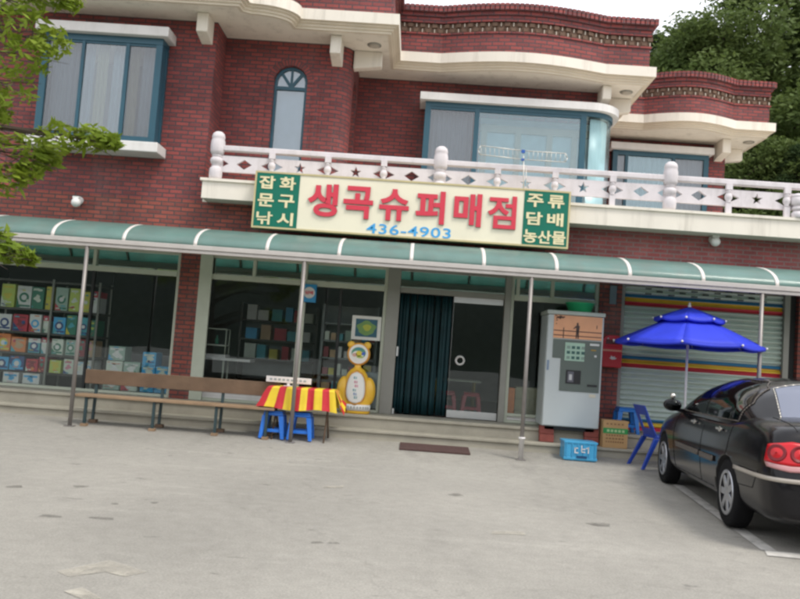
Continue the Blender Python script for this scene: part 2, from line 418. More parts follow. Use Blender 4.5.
oil_m = mat('oil_stain', (.075,.068,.058), .7, var=.3, vscale=9); wear_through(oil_m, 14, .25, .75, .55)
for x, y, a, c_ in ((-2.46,-6.36,.075,.05), (-2.10,-6.30,.085,.05), (-2.72,-5.22,.06,.06), (-3.17,-5.43,.06,.06), (-.56,-6.52,.04,.035), (-.45,-6.50,.04,.035), (-1.95,-5.64,.03,.03), (-2.21,-5.79,.03,.03), (.50,-4.2,.07,.07), (1.66,-5.14,.10,.09)):
    ground_poly('oil_stain', [(x + a*math.cos(t)*(1+.25*math.sin(3*t+x*7)), y + c_*math.sin(t)*(1+.25*math.cos(2*t+y*5))) for t in np.linspace(0, 6.0, 18)], oil_m, .003)
# ------------------------------------------------------------------ the brick shop building
B = thing('brick_building', (0,0,0), 'two storey red brick shop building with cream cornice and balcony', 'building')
def walls(mb, m=brick): return mb.build('brick_wall', m, B)
# lower storey
w = MB()
w.box(-9, -7.6, 0, .2, .41, 2.62); w.box(-3.62, -3.32, 0, .22, .41, 2.62)
w.box(2.72, 3.05, 0, .22, .41, 2.62); w.box(5.68, 8, 0, .22, .41, 2.62)
w.box(-9, 2.0, 0, .22, 2.62, 3.40); walls(w)
w = MB(); w.box(2.0, 8, 0, .22, 2.62, 3.40); walls(w, brick_lit)  # right stretch of wall, its extra light painted in by the brighter brick
# front block with the bay window
w = MB(); w.box(-9, -5.93, 0, .2, 3.402, 6.25); w.box(-4.10, -3.38, 0, .2, 3.402, 6.25)
w.box(-5.93, -4.10, 0, .2, 3.402, 4.12); w.box(-5.93, -4.10, 0, .2, 5.86, 6.25)
w.box(-3.58, -3.38, .2, .6, 3.402, 6.25); walls(w, brick_up)
# recessed wall with arched window: frame the opening by pieces
AX, AR, ASP, AZ0 = -2.29, .27, 5.55, 4.02
def arch_wall():
    w = MB(); y = .6
    xl, xr = -3.38, -1.62
    ap = arc(AX, ASP, AR, 180, 0, 16)
    # left, right, below as quads; above as a fan strip
    def q(x0, x1, z0, z1): w.add([(x0,y,z0),(x1,y,z0),(x1,y,z1),(x0,y,z1)], [(0,1,2,3)])
    q(xl, AX-AR, 3.402, ASP); q(AX+AR, xr, 3.402, ASP); q(AX-AR, AX+AR, 3.402, AZ0)
    q(xl, AX-AR, ASP, 6.25); q(AX+AR, xr, ASP, 6.25)
    for (xa, za), (xb, zb) in zip(ap[:-1], ap[1:]):
        w.add([(xa,y,za),(xb,y,zb),(xb,y,6.25),(xa,y,6.25)], [(0,1,2,3)])
        w.add([(xa,y,za),(xa,y+.14,za),(xb,y+.14,zb),(xb,y,zb)], [(0,1,2,3)])
    for x in (AX-AR, AX+AR): w.add([(x,y,AZ0),(x,y+.14,AZ0),(x,y+.14,ASP),(x,y,ASP)], [(0,1,2,3)])
    # rounded corner column and the side wall running back
    cpts = [(xr + .30 * math.sin(math.radians(a)), y + .30 - .30 * math.cos(math.radians(a))) for a in range(0, 91, 10)]
    L = 0; us = [0]
    for a, b_ in zip(cpts[:-1], cpts[1:]): L += math.dist(a, b_); us.append(L)
    for k in range(len(cpts) - 1):
        (xa, ya), (xb, yb) = cpts[k], cpts[k+1]; u0, u1 = xr + us[k], xr + us[k+1]
        w.add([(xa,ya,3.402),(xb,yb,3.402),(xb,yb,6.25),(xa,ya,6.25)], [(0,1,2,3)], 0, True, [[(u0,3.402),(u1,3.402),(u1,6.25),(u0,6.25)]])
    X = xr + .30
    ys_, zt = (1.02, 1.70), 5.62
    def qs(y0, y1, z0, z1): w.add([(X,y0,z0),(X,y1,z0),(X,y1,z1),(X,y0,z1)], [(0,1,2,3)])
    qs(.9, ys_[0], 3.402, 6.25); qs(ys_[1], 2.05, 3.402, 6.25)
    pa = [(ys_[0] + (ys_[1]-ys_[0]) * (1 - math.cos(math.pi*k/12)) / 2, zt - .02 + .28 * math.sin(math.pi*k/12)) for k in range(13)]
    for (a, za), (b_, zb) in zip(pa[:-1], pa[1:]):
        w.add([(X,a,za),(X,b_,zb),(X,b_,6.25),(X,a,6.25)], [(0,1,2,3)])
        w.add([(X-.14,a,za),(X-.14,b_,zb),(X,b_,zb),(X,a,za)], [(0,1,2,3)])
    for yy in ys_: w.add([(X-.14,yy,3.402),(X,yy,3.402),(X,yy,zt),(X-.14,yy,zt)], [(0,1,2,3)])
    # soldier course round the arch and flanking strips, slightly proud
    for r0, r1, yy in ((AR + .005, AR + .11, y - .012),):
        ao = arc(AX, ASP, r1, 180, 0, 20); ai = arc(AX, ASP, r0, 180, 0, 20)
        for k in range(20):
            p = [ai[k], ai[k+1], ao[k+1], ao[k]]; u = k * .067
            w.add([(x, yy, z) for x, z in p], [(3,2,1,0)], 0, False, [[(.11, u), (.11, u+.067), (0, u+.067), (0, u)]])
            w.add([(ao[k][0],yy,ao[k][1]),(ao[k+1][0],yy,ao[k+1][1]),(ao[k+1][0],y,ao[k+1][1]),(ao[k][0],y,ao[k][1])], [(0,1,2,3)])
    for sx in (-1, 1):
        w.box(AX + sx*(AR+.12), AX + sx*(AR+.22), y-.012, y+.01, 3.402, ASP)
    walls(w, brick_up)
arch_wall()
w = MB(); w.box(-1.32, 3.15, 2.05, 2.25, 3.402, 6.25); w.box(2.95, 3.15, 2.25, 4.8, 3.402, 6.25)
w.box(3.15, 3.88, 4.8, 5.0, 3.402, 6.25); w.box(5.90, 6.28, 4.8, 5.0, 3.402, 6.25)
w.box(3.88, 5.90, 4.8, 5.0, 5.95, 6.25); w.box(3.88, 5.90, 4.8, 5.0, 3.402, 4.4)
w.box(6.08, 6.28, 5.0, 9, 3.402, 6.25); walls(w, brick_up)
# dark rooms behind the openings and the shop interior
w = MB(); w.box(-9, 8, .25, 9, 2.78, 3.395); w.box(-9, 8, 6.0, 6.2, .41, 2.78); w.box(-9, -8.8, .25, 6, .41, 2.78); w.box(2.86, 3.0, .3, 6, .41, 2.78)
w.box(7.8, 8, .25, 6, .41, 2.78)
w.build('interior_wall', inner_wall, B)
w = MB(); w.box(-8.8, 7.8, .16, 6.0, .30, .405); w.build('shop_floor', mat('shop_floor_tile', (.16,.16,.15), .35), B)
for a in ((-6.2,-3.9,2.2,2.3), (-2.9,-1.75,1.6,1.7), (3.5,6.0,6.2,6.3)): w = MB(); w.box(*a, 3.4, 6.2); w.build('room_wall', room_blue, B)
w = MB(); w.box(-1.7, -1.62, .95, 1.8, 3.4, 6.0); w.build('doorway_backing', dark_in, B)
# concrete steps with nosings
st = MB()
st.box(-9, 8, -.75, -.48, 0, .185); st.box(-9, 8, -.775, -.48, .185, .225)
st.box(-9, 8, -.48, .16, 0, .365); st.box(-9, 8, -.505, .16, .365, .408)
st.build('entrance_steps', concrete, B, bevel=.008)

# ---------------- roof: cornice swept along the wavy outline, brick parapet above it
def wave(x0, x1, y0, amp, n=18):
    return [(x0 + (x1-x0)*k/n, y0 - amp * math.sin(math.pi*k/n)) for k in range(n+1)]
def quart(x0, y0, x1, y1, n=9):
    return [(x0 + (x1-x0)*math.sin(math.pi/2*k/n), y1 + (y0-y1)*math.cos(math.pi/2*k/n)) for k in range(n+1)]
OUT = [(-9,-.78), (-2.80,-.78), (-2.78,-.56)] + quart(-2.74, -.54, -2.08, -.10) + [(-.58,-.10), (-.58,1.38)] \
    + wave(.10, 2.92, 1.38, .28) + [(3.78,1.38), (3.78,3.95)] + wave(4.30, 6.15, 3.95, .32) + [(6.95,3.95), (6.95,9)]
def offset_line(P, d):
    out = []
    for k, p in enumerate(P):
        ns = []
        for a, b_ in ((k-1, k), (k, k+1)):
            if a < 0 or b_ >= len(P): continue
            dx, dy = P[b_][0]-P[a][0], P[b_][1]-P[a][1]; l = math.hypot(dx, dy); ns.append((dy/l, -dx/l))
        n = Vector((sum(q[0] for q in ns)/len(ns), sum(q[1] for q in ns)/len(ns))); l2 = max(.35, n.length_squared)
        out.append((p[0] + n.x*d/l2, p[1] + n.y*d/l2))
    return out
def sweep(mb, P, prof, mi=0, smooth=False):
    us = [0]
    for a, b_ in zip(P[:-1], P[1:]): us.append(us[-1] + math.dist(a, b_))
    rows = [[(x, y, z) for x, y in offset_line(P, d)] for d, z in prof]
    for j in range(len(prof)-1):
        v0 = prof[j][1]; v1 = prof[j+1][1]
        if abs(v1-v0) < 1e-4: v1 = v0 + abs(prof[j+1][0]-prof[j][0])
        for k in range(len(P)-1):
            mb.add([rows[j][k], rows[j][k+1], rows[j+1][k+1], rows[j+1][k]], [(0,1,2,3)], mi, smooth, [[(us[k],v0),(us[k+1],v0),(us[k+1],v1),(us[k],v1)]])
roof_mb = MB()
inner = offset_line(OUT, -.16)
rpts = [(x, y, 6.25) for x, y in inner] + [(-9, 9, 6.25)]
roof_mb.add(rpts, [tuple(range(len(rpts)))[::-1]])
rpts = [(x, y, 6.50) for x, y in offset_line(OUT, -.10)] + [(-9, 9, 6.50)]
roof_mb.add(rpts, [tuple(range(len(rpts)))])
roof = roof_mb.build('roof', cream, B)
c = MB()
sweep(c, OUT, [(0,6.355),(0,6.525),(-.12,6.525)], 0)
sweep(c, OUT, [(-.165,6.245),(-.115,6.245),(-.115,6.275),(-.085,6.285),(-.085,6.315),(-.045,6.325),(-.045,6.352),(0,6.355)], 1)
c.build('cornice', [cream, cream_edge], roof)
PAR = offset_line(OUT, -.10)
p = MB()
sweep(p, PAR, [(0,6.525),(0,6.88),(.022,6.88),(.022,6.905),(0,6.905)], 0)
sweep(p, PAR, [(0,7.085),(.022,7.085),(.022,7.11),(.012,7.11),(.012,7.19),(.04,7.19),(.04,7.26),(.075,7.26),(.075,7.37),(-.25,7.37),(-.25,6.6)], 0)
p.build('parapet', brick_up, roof)
lb = MB(); sweep(lb, PAR, [(-.025,6.905),(-.025,7.085)], 0)
dn = MB()
def along(P, step):
    d = 0; nxt = step / 2
    for a, b_ in zip(P[:-1], P[1:]):
        l = math.dist(a, b_); t = Vector(((b_[0]-a[0])/l, (b_[1]-a[1])/l))
        while nxt <= d + l:
            s_ = nxt - d; yield Vector((a[0]+t.x*s_, a[1]+t.y*s_)), t; nxt += step
        d += l
for k, (q, t) in enumerate(along(PAR, .105)):
    if q.x < -3.4: continue
    M3 = Matrix(((t.x, t.y, 0), (t.y, -t.x, 0), (0, 0, 1))).transposed()
    n = Vector((t.y, -t.x))
    for j in range(2):
        if (k + j) % 2 == 0:
            lb.obox((q.x + n.x*-.012, q.y + n.y*-.012, 6.952 + .088*j), (.085, .035, .062), M3, 0)
        else:
            lb.obox((q.x + n.x*-.014, q.y + n.y*-.014, 6.952 + .088*j), (.016, .022, .060), M3, 1)
lb.build('lattice_band', [lattice, mortar_w], roof)
for q, t in along(offset_line(PAR, .075), .082):
    if q.x < -3.4: continue
    M3 = Matrix(((t.x, t.y, 0), (t.y, -t.x, 0), (0, 0, 1))).transposed()
    dn.obox((q.x, q.y, 7.315), (.062, .05, .112), M3)
dn.build('brick_coping', brick_up, roof)
def bracket(x, y, dx, dy, ln=.42, w_=.17, h=.36):
    t = Vector((dx, dy)).normalized(); n = Vector((-t.y, t.x)); m = MB()
    a = Vector((x, y)); b0 = a + t*ln; pts = []
    for q, zb in ((a, 6.245-h), (b0, 6.245-h*.80)):
        for s_ in (-1, 1):
            e = q + n*s_*w_/2; pts += [(e.x, e.y, zb), (e.x, e.y, 6.246)]
    m.add(pts, [(0,2,3,1),(4,5,7,6),(0,4,6,2),(1,3,7,5),(0,1,5,4),(2,6,7,3)])
    m.build('eave_bracket', cream, roof, bevel=.012)
bracket(-1.56, .60, 0, -1); bracket(-1.32, .86, 1, 0, .46, .17, .30); bracket(-3.52, 0, 0, -1, .36)
bracket(3.02, 2.05, 0, -1, .42, .15, .30); bracket(3.15, 2.35, 1, 0, .45, .17, .30); bracket(6.12, 4.8, 0, -1, .5, .17); bracket(6.28, 5.1, 1, 0, .45, .17, .30)
lampm = mat('downlight_lens', (.42,.38,.32), .4, var=.2)
for x, y in ((-.98,.50), (3.42,1.92), (6.62,4.45)):
    d = MB(); d.lathe([(.0,6.222),(.05,6.220),(.085,6.226),(.085,6.2495)], (x,y,0), 20); d.lathe([(.086,6.235),(.112,6.238),(.112,6.2495),(.086,6.2495)], (x,y,0), 20, 1)
    d.build('soffit_lamp', [lampm, alug], roof)

roof.location.z = -.035
# ---------------- upper windows
def pane(x0, x1, z0, z1, y, parent, m, name='pane'):
    b_ = MB(); b_.box(x0, x1, y, y + .006, z0, z1); return b_.build(name, m, parent)
def curtain(x0, x1, z0, z1, y, parent, m, folds=14, amp=.025, name='curtain'):
    n = folds * 6
    P = [[(x0 + (x1-x0)*k/n, y + amp*math.sin(2*math.pi*folds*k/n + .8*math.sin(k*.21)), z) for k in range(n+1)] for z in (z0, z1)]
    b_ = MB(); b_.grid(P); return b_.build(name, m, parent)
# bay window of the front block
f = MB(); yF = -.30
zb, zt = 4.17, 5.79
f.box(-5.93, -4.10, yF, yF+.06, zt-.10, zt); f.box(-5.93, -4.10, yF, yF+.06, zb, zb+.07)
f.box(-5.93, -5.83, yF, yF+.06, zb+.07, zt-.10); f.box(-4.20, -4.10, yF, yF+.06, zb+.07, zt-.10)
f.box(-5.33, -5.28, yF+.005, yF+.055, zb+.07, zt-.10); f.box(-4.66, -4.60, yF+.005, yF+.055, zb+.07, zt-.10)
for x in (-5.93, -4.16):
    f.box(x, x+.06, yF+.06, 0, zt-.08, zt); f.box(x, x+.06, yF+.06, 0, zb, zb+.07); f.box(x, x+.06, -.07, 0, zb+.07, zt-.08); f.box(x+.01, x+.05, yF+.06, -.07, zb+.07, zt-.08)
for x0, x1 in ((-5.83,-5.33), (-5.28,-4.66), (-4.60,-4.20)):    # sash rails
    f.box(x0, x1, yF+.015, yF+.045, zb+.07, zb+.105); f.box(x0, x1, yF+.015, yF+.045, zt-.135, zt-.10)
wL = f.build('window', tealf, B, bevel=.004)
pane(-5.28, -4.66, zb+.105, zt-.135, yF+.03, wL, glass_up)
pane(-5.83, -5.33, zb+.105, zt-.135, yF+.03, wL, screen, 'insect_screen'); pane(-4.60, -4.20, zb+.105, zt-.135, yF+.03, wL, screen, 'insect_screen')
curtain(-5.85, -5.20, zb, zt, -.06, wL, curtain_m, 8); curtain(-5.16, -4.98, zb, zt, -.08, wL, curtain_y, 3); curtain(-4.92, -4.66, zb, zt, -.06, wL, curtain_m, 4)
curtain(-4.64, -4.50, zb, zt, -.09, wL, curtain_y, 2); curtain(-4.46, -4.18, zb, zt, -.06, wL, curtain_m, 4)
b_ = MB(); b_.box(-6.02, -4.00, -.40, -.002, zt, zt+.15); b_.build('window_hood', white_p, wL, bevel=.012)
b_ = MB(); b_.box(-6.02, -4.00, -.42, -.002, 4.02, zb); b_.build('sill', white_p, wL, bevel=.012)
# arched window
f = MB(); y0, y1 = .66, .72
f.box(AX-AR, AX-AR+.045, y0, y1, AZ0, ASP); f.box(AX+AR-.045, AX+AR, y0, y1, AZ0, ASP)
f.box(AX-AR+.045, AX+AR-.045, y0, y1, ASP-.11, ASP-.055); f.box(AX-AR+.045, AX+AR-.045, y0, y1, AZ0, AZ0+.05)
ao, ai = arc(AX, ASP, AR, 0, 180, 20), arc(AX, ASP, AR-.045, 0, 180, 20)
for k in range(20): f.prism([ai[k], ao[k], ao[k+1], ai[k+1]], y0, y1)
for a in (45, 90, 135):
    ca, sa = math.cos(math.radians(a)), math.sin(math.radians(a))
    f.bar((AX, .69, ASP-.06), (AX + ca*(AR-.03), .69, ASP + sa*(AR-.03)), .035, .05)
wA = f.build('window', tealf, B)
b_ = MB(); b_.prism([(AX-AR+.03, AZ0+.03), (AX+AR-.03, AZ0+.03)] + arc(AX, ASP, AR-.03, 0, 180, 20), .688, .694); b_.build('pane', glass_mat('arched_window_glass', (.80,.88,.92), .8, .08), wA)
b_ = MB(); b_.box(AX-AR, AX+AR, .80, .82, AZ0, ASP+AR); b_.build('blind', mat('pale_blue_blind', (.40,.46,.50), .8), wA)
# small side door frame of the corner column
f = MB(); f.box(-1.45, -1.40, 1.02, 1.07, 3.70, 5.62); f.box(-1.45, -1.40, 1.65, 1.70, 3.70, 5.62); f.box(-1.45, -1.40, 1.07, 1.65, 5.45, 5.50); f.box(-1.45,-1.41,1.07,1.65,4.7,4.75)
dS = f.build('balcony_door', mat('tan_door_frame', (.45,.36,.22), .5), B); b_ = MB(); b_.box(-1.44, -1.43, 1.07, 1.65, 3.75, 5.85); b_.build('pane', glass_up, dS)
# middle bay window with a rounded right corner
X0, X1, YB, YW, R_ = -.10, 3.22, 1.55, 2.03, .46
def bay_line(inset=0, n=10):
    pts = [(X0+inset, YW), (X0+inset, YB+inset), (X1-R_, YB+inset)]
    pts += [(X1-R_ + (R_-inset)*math.sin(math.radians(a)), YB+R_ - (R_-inset)*math.cos(math.radians(a))) for a in np.linspace(9, 90, n)]
    return pts + [(X1-inset, 2.75)]
def prism_line(mb, pts, z0, z1, t, mi=0):
    a, c_ = offset_line(pts, 0), offset_line(pts, -t)
    for k in range(len(pts)-1):
        q = [a[k], a[k+1], c_[k+1], c_[k]]
        mb.add([(x, y, z0) for x, y in q] + [(x, y, z1) for x, y in q], [(3,2,1,0),(4,5,6,7),(0,1,5,4),(1,2,6,5),(2,3,7,6),(3,0,4,7)], mi)
f = MB(); bl = bay_line()
prism_line(f, bl, 5.62, 5.70, .06); prism_line(f, bl, 3.75, 3.86, .06)
for x, wd in ((X0+.0, .10), (.76, .08), (2.58, .10)): f.box(x, x+wd, YB+.002, YB+.06, 3.86, 5.62)
f.box(X0, X0+.06, YB+.06, YW, 3.86, 5.62) if False else None
f.box(X0, X0+.06, YW-.06, YW, 3.86, 5.62)
f.box(X0+.10, .76, YB+.012, YB+.05, 5.57, 5.62); f.box(.84, 2.58, YB+.012, YB+.05, 5.57, 5.62)
wM = f.build('window', tealf, B)
b_ = MB(); prism_line(b_, offset_line(bl, .10), 5.70, 5.83, 1.0 if False else .60); b_.build('window_hood', white_p, wM, bevel=.01)
glass_bay = glass_mat('bay_glass', (.90,.97,.98), .8, .06, gcol=(.86,.97,1)); glass_curve = glass_mat('curved_bay_glass', (.90,.97,.98), .12, .01, .3, (.86,.97,1))
pane(.84, 2.58, 3.86, 5.57, YB+.03, wM, glass_bay)
pane(X0+.10, .76, 3.86, 5.57, YB+.03, wM, screen, 'insect_screen')
b_ = MB(); gl_line = [(2.68, YB+.03)] + bay_line(.03)[2:]
b_.grid([[(x, y, z) for x, y in gl_line] for z in (3.86, 5.62)]); b_.build('curved_pane', glass_curve, wM, solid=.006)
b_ = MB(); b_.box(X0+.06, X0+.066, YB+.06, YW-.06, 3.86, 5.62); b_.build('pane', glass_bay, wM)
curtain(X0+.1, .74, 3.8, 5.6, YB+.25, wM, curtain_m, 9)
inn = MB(); inn.box(.9, 2.92, 2.0, 2.045, 3.7, 5.6); iw = inn.build('inner_wall', mat('pale_blue_inner_panel', (.52,.66,.70), .8), wM)
inn = MB()
for x in (.92, 1.52, 2.08, 2.52): inn.box(x, x+.10, 1.955, 2.0, 3.8, 5.35)
inn.box(.9, 2.92, 1.955, 2.0, 5.35, 5.48); inn.build('inner_window_frame', mat('cream_inner_frame', (.50,.45,.34), .6), wM)
cl_ = [(x, y) for x, y in bay_line(.10)[2:]]; b_ = MB(); cl2 = []
for (xa, ya), (xb, yb) in zip(cl_[:-1], cl_[1:]): cl2 += [(xa+(xb-xa)*k/6 + .004*math.sin(len(cl2)+k*1.9), ya+(yb-ya)*k/6 + .004*math.cos(len(cl2)+k*2.3)) for k in range(6)]
b_.grid([[(x, y, z) for x, y in cl2] for z in (3.8, 5.6)]); b_.build('curtain', mat('pale_teal_blind', (.56,.66,.68), .8, var=.12, vscale=4), wM)
# right wing window
f = MB(); f.box(3.88, 5.88, 4.62, 4.70, 5.82, 5.92); f.box(3.88, 5.88, 4.62, 4.70, 4.4, 4.48)
for x in (3.88, 4.14, 5.12, 5.78): f.box(x, x+(.10 if x in (3.88,5.78) else .06), 4.62, 4.70, 4.48, 5.82)
f.box(3.88, 3.94, 4.70, 4.8, 4.4, 5.92); f.box(5.82, 5.88, 4.70, 4.8, 4.4, 5.92)
wR = f.build('window', tealf, B); pane(4.20, 5.12, 4.48, 5.82, 4.66, wR, glass_bay); pane(3.98, 4.14, 4.48, 5.82, 4.66, wR, screen, 'insect_screen'); pane(5.18, 5.78, 4.48, 5.82, 4.66, wR, screen, 'insect_screen')
curtain(3.95, 5.82, 4.45, 5.85, 4.76, wR, curtain_m, 18, .02)
b_ = MB(); b_.box(3.80, 5.95, 4.50, 4.798, 5.92, 6.06); b_.build('window_hood', white_p, wR, bevel=.01)

# ---------------- balcony
slab = MB(); slab.box(-3.30, 9.0, -.36, 0, 3.402, 3.66); slab.box(-3.33, 9.0, -.39, 0, 3.66, 3.70)
slab.box(-3.378, 9.0, .002, .598, 3.405, 3.69); slab.box(-1.30, 9.0, .6, 2.04, 3.405, 3.69); slab.box(3.16, 9.0, 2.05, 4.79, 3.405, 3.69)
balc = slab.build('balcony', cream, B)
def panel_holes(x0, x1, z0, z1, holes, y, th):
    cu = bpy.data.curves.new('panel', 'CURVE'); cu.dimensions = '2D'; cu.fill_mode = 'BOTH'; cu.extrude = th/2
    for poly in [[(x0,z0),(x1,z0),(x1,z1),(x0,z1)]] + holes:
        sp = cu.splines.new('POLY'); sp.points.add(len(poly)-1); sp.use_cyclic_u = True
        for k, (a, c_) in enumerate(poly): sp.points[k].co = (a, c_, 0, 1)
    o = bpy.data.objects.new('panel', cu); COL.objects.link(o)
    me = bpy.data.meshes.new_from_object(o.evaluated_get(bpy.context.evaluated_depsgraph_get()))
    mb = MB(); mb.add([(v.co.x, y - v.co.z, v.co.y) for v in me.vertices], [tuple(p_.vertices) for p_ in me.polygons])
    bpy.data.objects.remove(o); bpy.data.curves.remove(cu); bpy.data.meshes.remove(me)
    return mb
def dia(cx, cz, a, b__): return [(cx-a, cz), (cx, cz-b__), (cx+a, cz), (cx, cz+b__)]
def star(cx, cz, r): return [(cx + (r if k % 2 == 0 else r*.42)*math.sin(math.pi*k/5), cz + (r if k % 2 == 0 else r*.42)*math.cos(math.pi*k/5)) for k in range(10)]
PX = [-3.14, .20, 3.60, 7.0]; YR = -.25
for a, c_ in zip(PX[:-1], PX[1:]):
    d = (c_-a)/4; holes = []
    for k in range(4):
        xm = a + d*(k+.5)
        holes.append(dia(xm, 3.955, .115, .075) if k in (0, 3) else star(xm, 3.955, .088))
        if k: holes.append(dia(a + d*k, 3.955, .165, .08))
    holes += [[(a+.09, 3.955), (a+.09, 3.90), (a+.185, 3.955), (a+.09, 4.01)], [(c_-.09, 3.955), (c_-.09, 4.01), (c_-.185, 3.955), (c_-.09, 3.90)]]
    panel_holes(a+.06, c_-.06, 3.83, 4.075, holes, YR, .05).build('balustrade_panel', bal_white, balc)
    for k in (1, 2, 3):
        x = a + d*k; b_ = MB()
        b_.box(x-.045, x+.045, YR-.085, YR-.03, 4.06, 4.145); b_.box(x-.04, x+.04, YR-.08, YR-.03, 3.702, 3.86)
        b_.lathe([(.03,3.86),(.045,3.875),(.03,3.89),(.052,3.93),(.056,3.955),(.05,3.99),(.03,4.02),(.045,4.035),(.03,4.06)], (x, YR-.045, 0), 14)
        b_.build('baluster', bal_white, balc)
prof = [(.085,3.702),(.095,3.74),(.098,3.80),(.095,3.86),(.07,3.895),(.062,3.905),(.075,3.915),(.062,3.925),(.085,3.945),(.096,3.985),(.088,4.02),(.064,4.045),(.078,4.055),(.078,4.065),(.064,4.075),
        (.092,4.09),(.104,4.13),(.108,4.21),(.104,4.28),(.092,4.32),(.096,4.33),(.098,4.35),(.085,4.395),(.05,4.425),(.01,4.435)]
for x in PX:
    b_ = MB(); b_.lathe(prof, (x, YR-.02, 0), 22); b_.build('balustrade_post', bal_white, balc)
b_ = MB(); b_.lathe([(r*.95, 3.702 + (h-3.702)*.50) for r, h in prof], (5.45, YR-.08, 0), 20); b_.build('balustrade_post', bal_white, balc)
b_ = MB(); b_.box(-3.10, 9.0, YR-.06, YR+.05, 4.145, 4.225); b_.build('handrail', bal_white, balc, bevel=.012)

# ---------------- shop front
ZS, ZT = .41, 2.62
def frame_piece(mb, x0, x1, z0, z1, y0=.04, y1=.12, mi=0): mb.box(x0, x1, y0, y1, z0, z1, mi)
def shop_window(x0, x1, kick, muls=(), tmuls=(), gl=glass, zbar=(2.24,2.32)):
    f = MB(); j = .05
    frame_piece(f, x0, x0+j, ZS, ZT); frame_piece(f, x1-j, x1, ZS, ZT); frame_piece(f, x0+j, x1-j, ZT-.05, ZT); frame_piece(f, x0+j, x1-j, ZS, ZS+.04)
    frame_piece(f, x0+j, x1-j, zbar[0], zbar[1], .03, .12)
    zk = ZS + kick
    if kick > .06: frame_piece(f, x0+j, x1-j, zk-.04, zk)
    for x in muls: frame_piece(f, x-.02, x+.02, zk, zbar[0], .05, .11, 2)
    for x in tmuls: frame_piece(f, x-.025, x+.025, zbar[1], ZT-.05, .035, .115)
    o = f.build('shop_window', [aluf, alug, dark_in], B, bevel=.003)
    pane(x0+j, x1-j, zk, zbar[0], .08, o, gl); pane(x0+j, x1-j, zbar[1], ZT-.05, .08, o, glass_tr, 'transom_pane')
    if kick > .06:
        k_ = MB()
        n = max(2, int(kick/.05))
        for q in range(n): k_.box(x0+j, x1-j, .07, .10, ZS+.04 + q*(kick-.08)/n + .004, ZS+.04 + (q+1)*(kick-.08)/n)
        k_.build('kick_panel', white_p, o)
    return o
shop_window(-7.6, -3.622, .04, (-4.95,), (-6.3,-4.95))
shop_window(-3.30, -1.74, .22, (), (-2.50,)); shop_window(-1.74, -.46, .06, (-1.16,), ())
f = MB(); f.box(-3.318, -3.13, -.01, .038, ZS, ZT); f.build('window_jamb', aluf, B, bevel=.004)
f = MB(); f.box(-.46, -.27, .0, .13, ZS, ZT); f.box(1.31, 1.40, .0, .13, ZS, ZT); f.box(-.27, 1.31, .03, .12, 2.24, 2.32)
f.box(-.27, 1.31, .04, .12, 2.57, 2.62)
f.build('door_frame', alug, B, bevel=.004)
sw_ = shop_window(1.40, 2.718, .14, (), (1.50, 2.02)); b_ = MB(); b_.box(1.53, 1.99, .088, .10, 2.33, 2.56); b_.build('dark_vent_pane', dark_in, sw_)
df = MB(); df.box(.552, .556, .105, .12, .53, 2.15); df.box(.55, 1.30, .09, .13, 2.15, 2.24); df.box(.55, 1.30, .085, .13, .42, .53)
dr = df.build('glass_door', silver, B, bevel=.004); pane(.556, 1.30, .53, 2.15, .11, dr, glass)
pane(-.27, 1.31, 2.32, 2.57, .08, dr, glass_tr, 'transom_pane')
b_ = MB()
for k in range(24):
    a0, a1 = 2*math.pi*k/24, 2*math.pi*(k+1)/24
    b_.tube((.70+.06*math.cos(a0), .078, 1.28+.06*math.sin(a0)), (.70+.06*math.cos(a1), .078, 1.28+.06*math.sin(a1)), .016, .016, 8)
b_.build('door_ring', white_p, dr)
for z0_, z1_ in ((1.28,1.42), (.42,.50)): hd = MB(); hd.box(-.262, -.235, -.02, .0, z0_, z1_); hd.build('door_hook', silver, dr)
# blue strip curtain hanging in the open half of the doorway
strip = mat('dark_blue_curtain_strip', (.004,.036,.044), .55, var=.6, vscale=3, spec=.3)
b_ = MB()
for k in range(15):
    x = -.24 + k*.053 + .012*math.sin(k*2.7); yy = .155 + .012*(k % 2) + .02*math.sin(k*1.3)
    P = [[(x + .028*math.cos(t_) * 1.0, yy + .018*math.sin(t_) + .01*math.sin(z*2.1+k), z) for t_ in np.linspace(math.pi*1.05, math.pi*1.95, 5)] for z in np.linspace(.43, 2.235, 8)]
    b_.grid(P)
cur = b_.build('strip_curtain', strip, dr, solid=.004)
# roller shutter with coloured bands
sh = MB(); z = .41; pitch = .075; npp = 10
rows = []
nrow = int((2.62-.41)/pitch)*npp
bands = []
for base in (2.30, 1.37, .44): bands += [(base+.112, base+.170, 1), (base+.054, base+.112, 2), (base-.006, base+.054, 3)]
prev = None
for k in range(nrow+1):
    zz = .41 + (2.21)*k/nrow; ph = (k % npp)/npp
    yy = .125 - (.045*math.sin(math.pi*min(1, ph/.8))**.55 if ph < .8 else 0)
    if prev:
        zm = (zz+prev[1])/2; mi = 0
        for a, c_, q in bands:
            if a <= zm < c_: mi = q
        sh.add([(3.06,prev[0],prev[1]),(5.50,prev[0],prev[1]),(5.50,yy,zz),(3.06,yy,zz)], [(0,1,2,3)], mi, True)
    prev = (yy, zz)
shutter_g = mat('pale_green_shutter', (.54,.63,.56), .5, var=.07, vscale=2, grime=.12)
blue_b = mat('shutter_blue', (.015,.16,.32), .5); yel_b = mat('shutter_yellow', (.76,.50,.04), .5); red_b = mat('shutter_red', (.58,.035,.06), .5)
for r_ in range(4):
    for k in range(7):
        x = 3.42 + k*.345 + (.17 if r_ % 2 else 0)
        if x > 5.3: continue
        for q in range(4): sh.box(x + q*.024, x + q*.024 + .012, .078, .1, 2.475 + r_*.038, 2.500 + r_*.038, 4)
RS = sh.build('roller_shutter', [shutter_g, blue_b, yel_b, red_b, black], B)
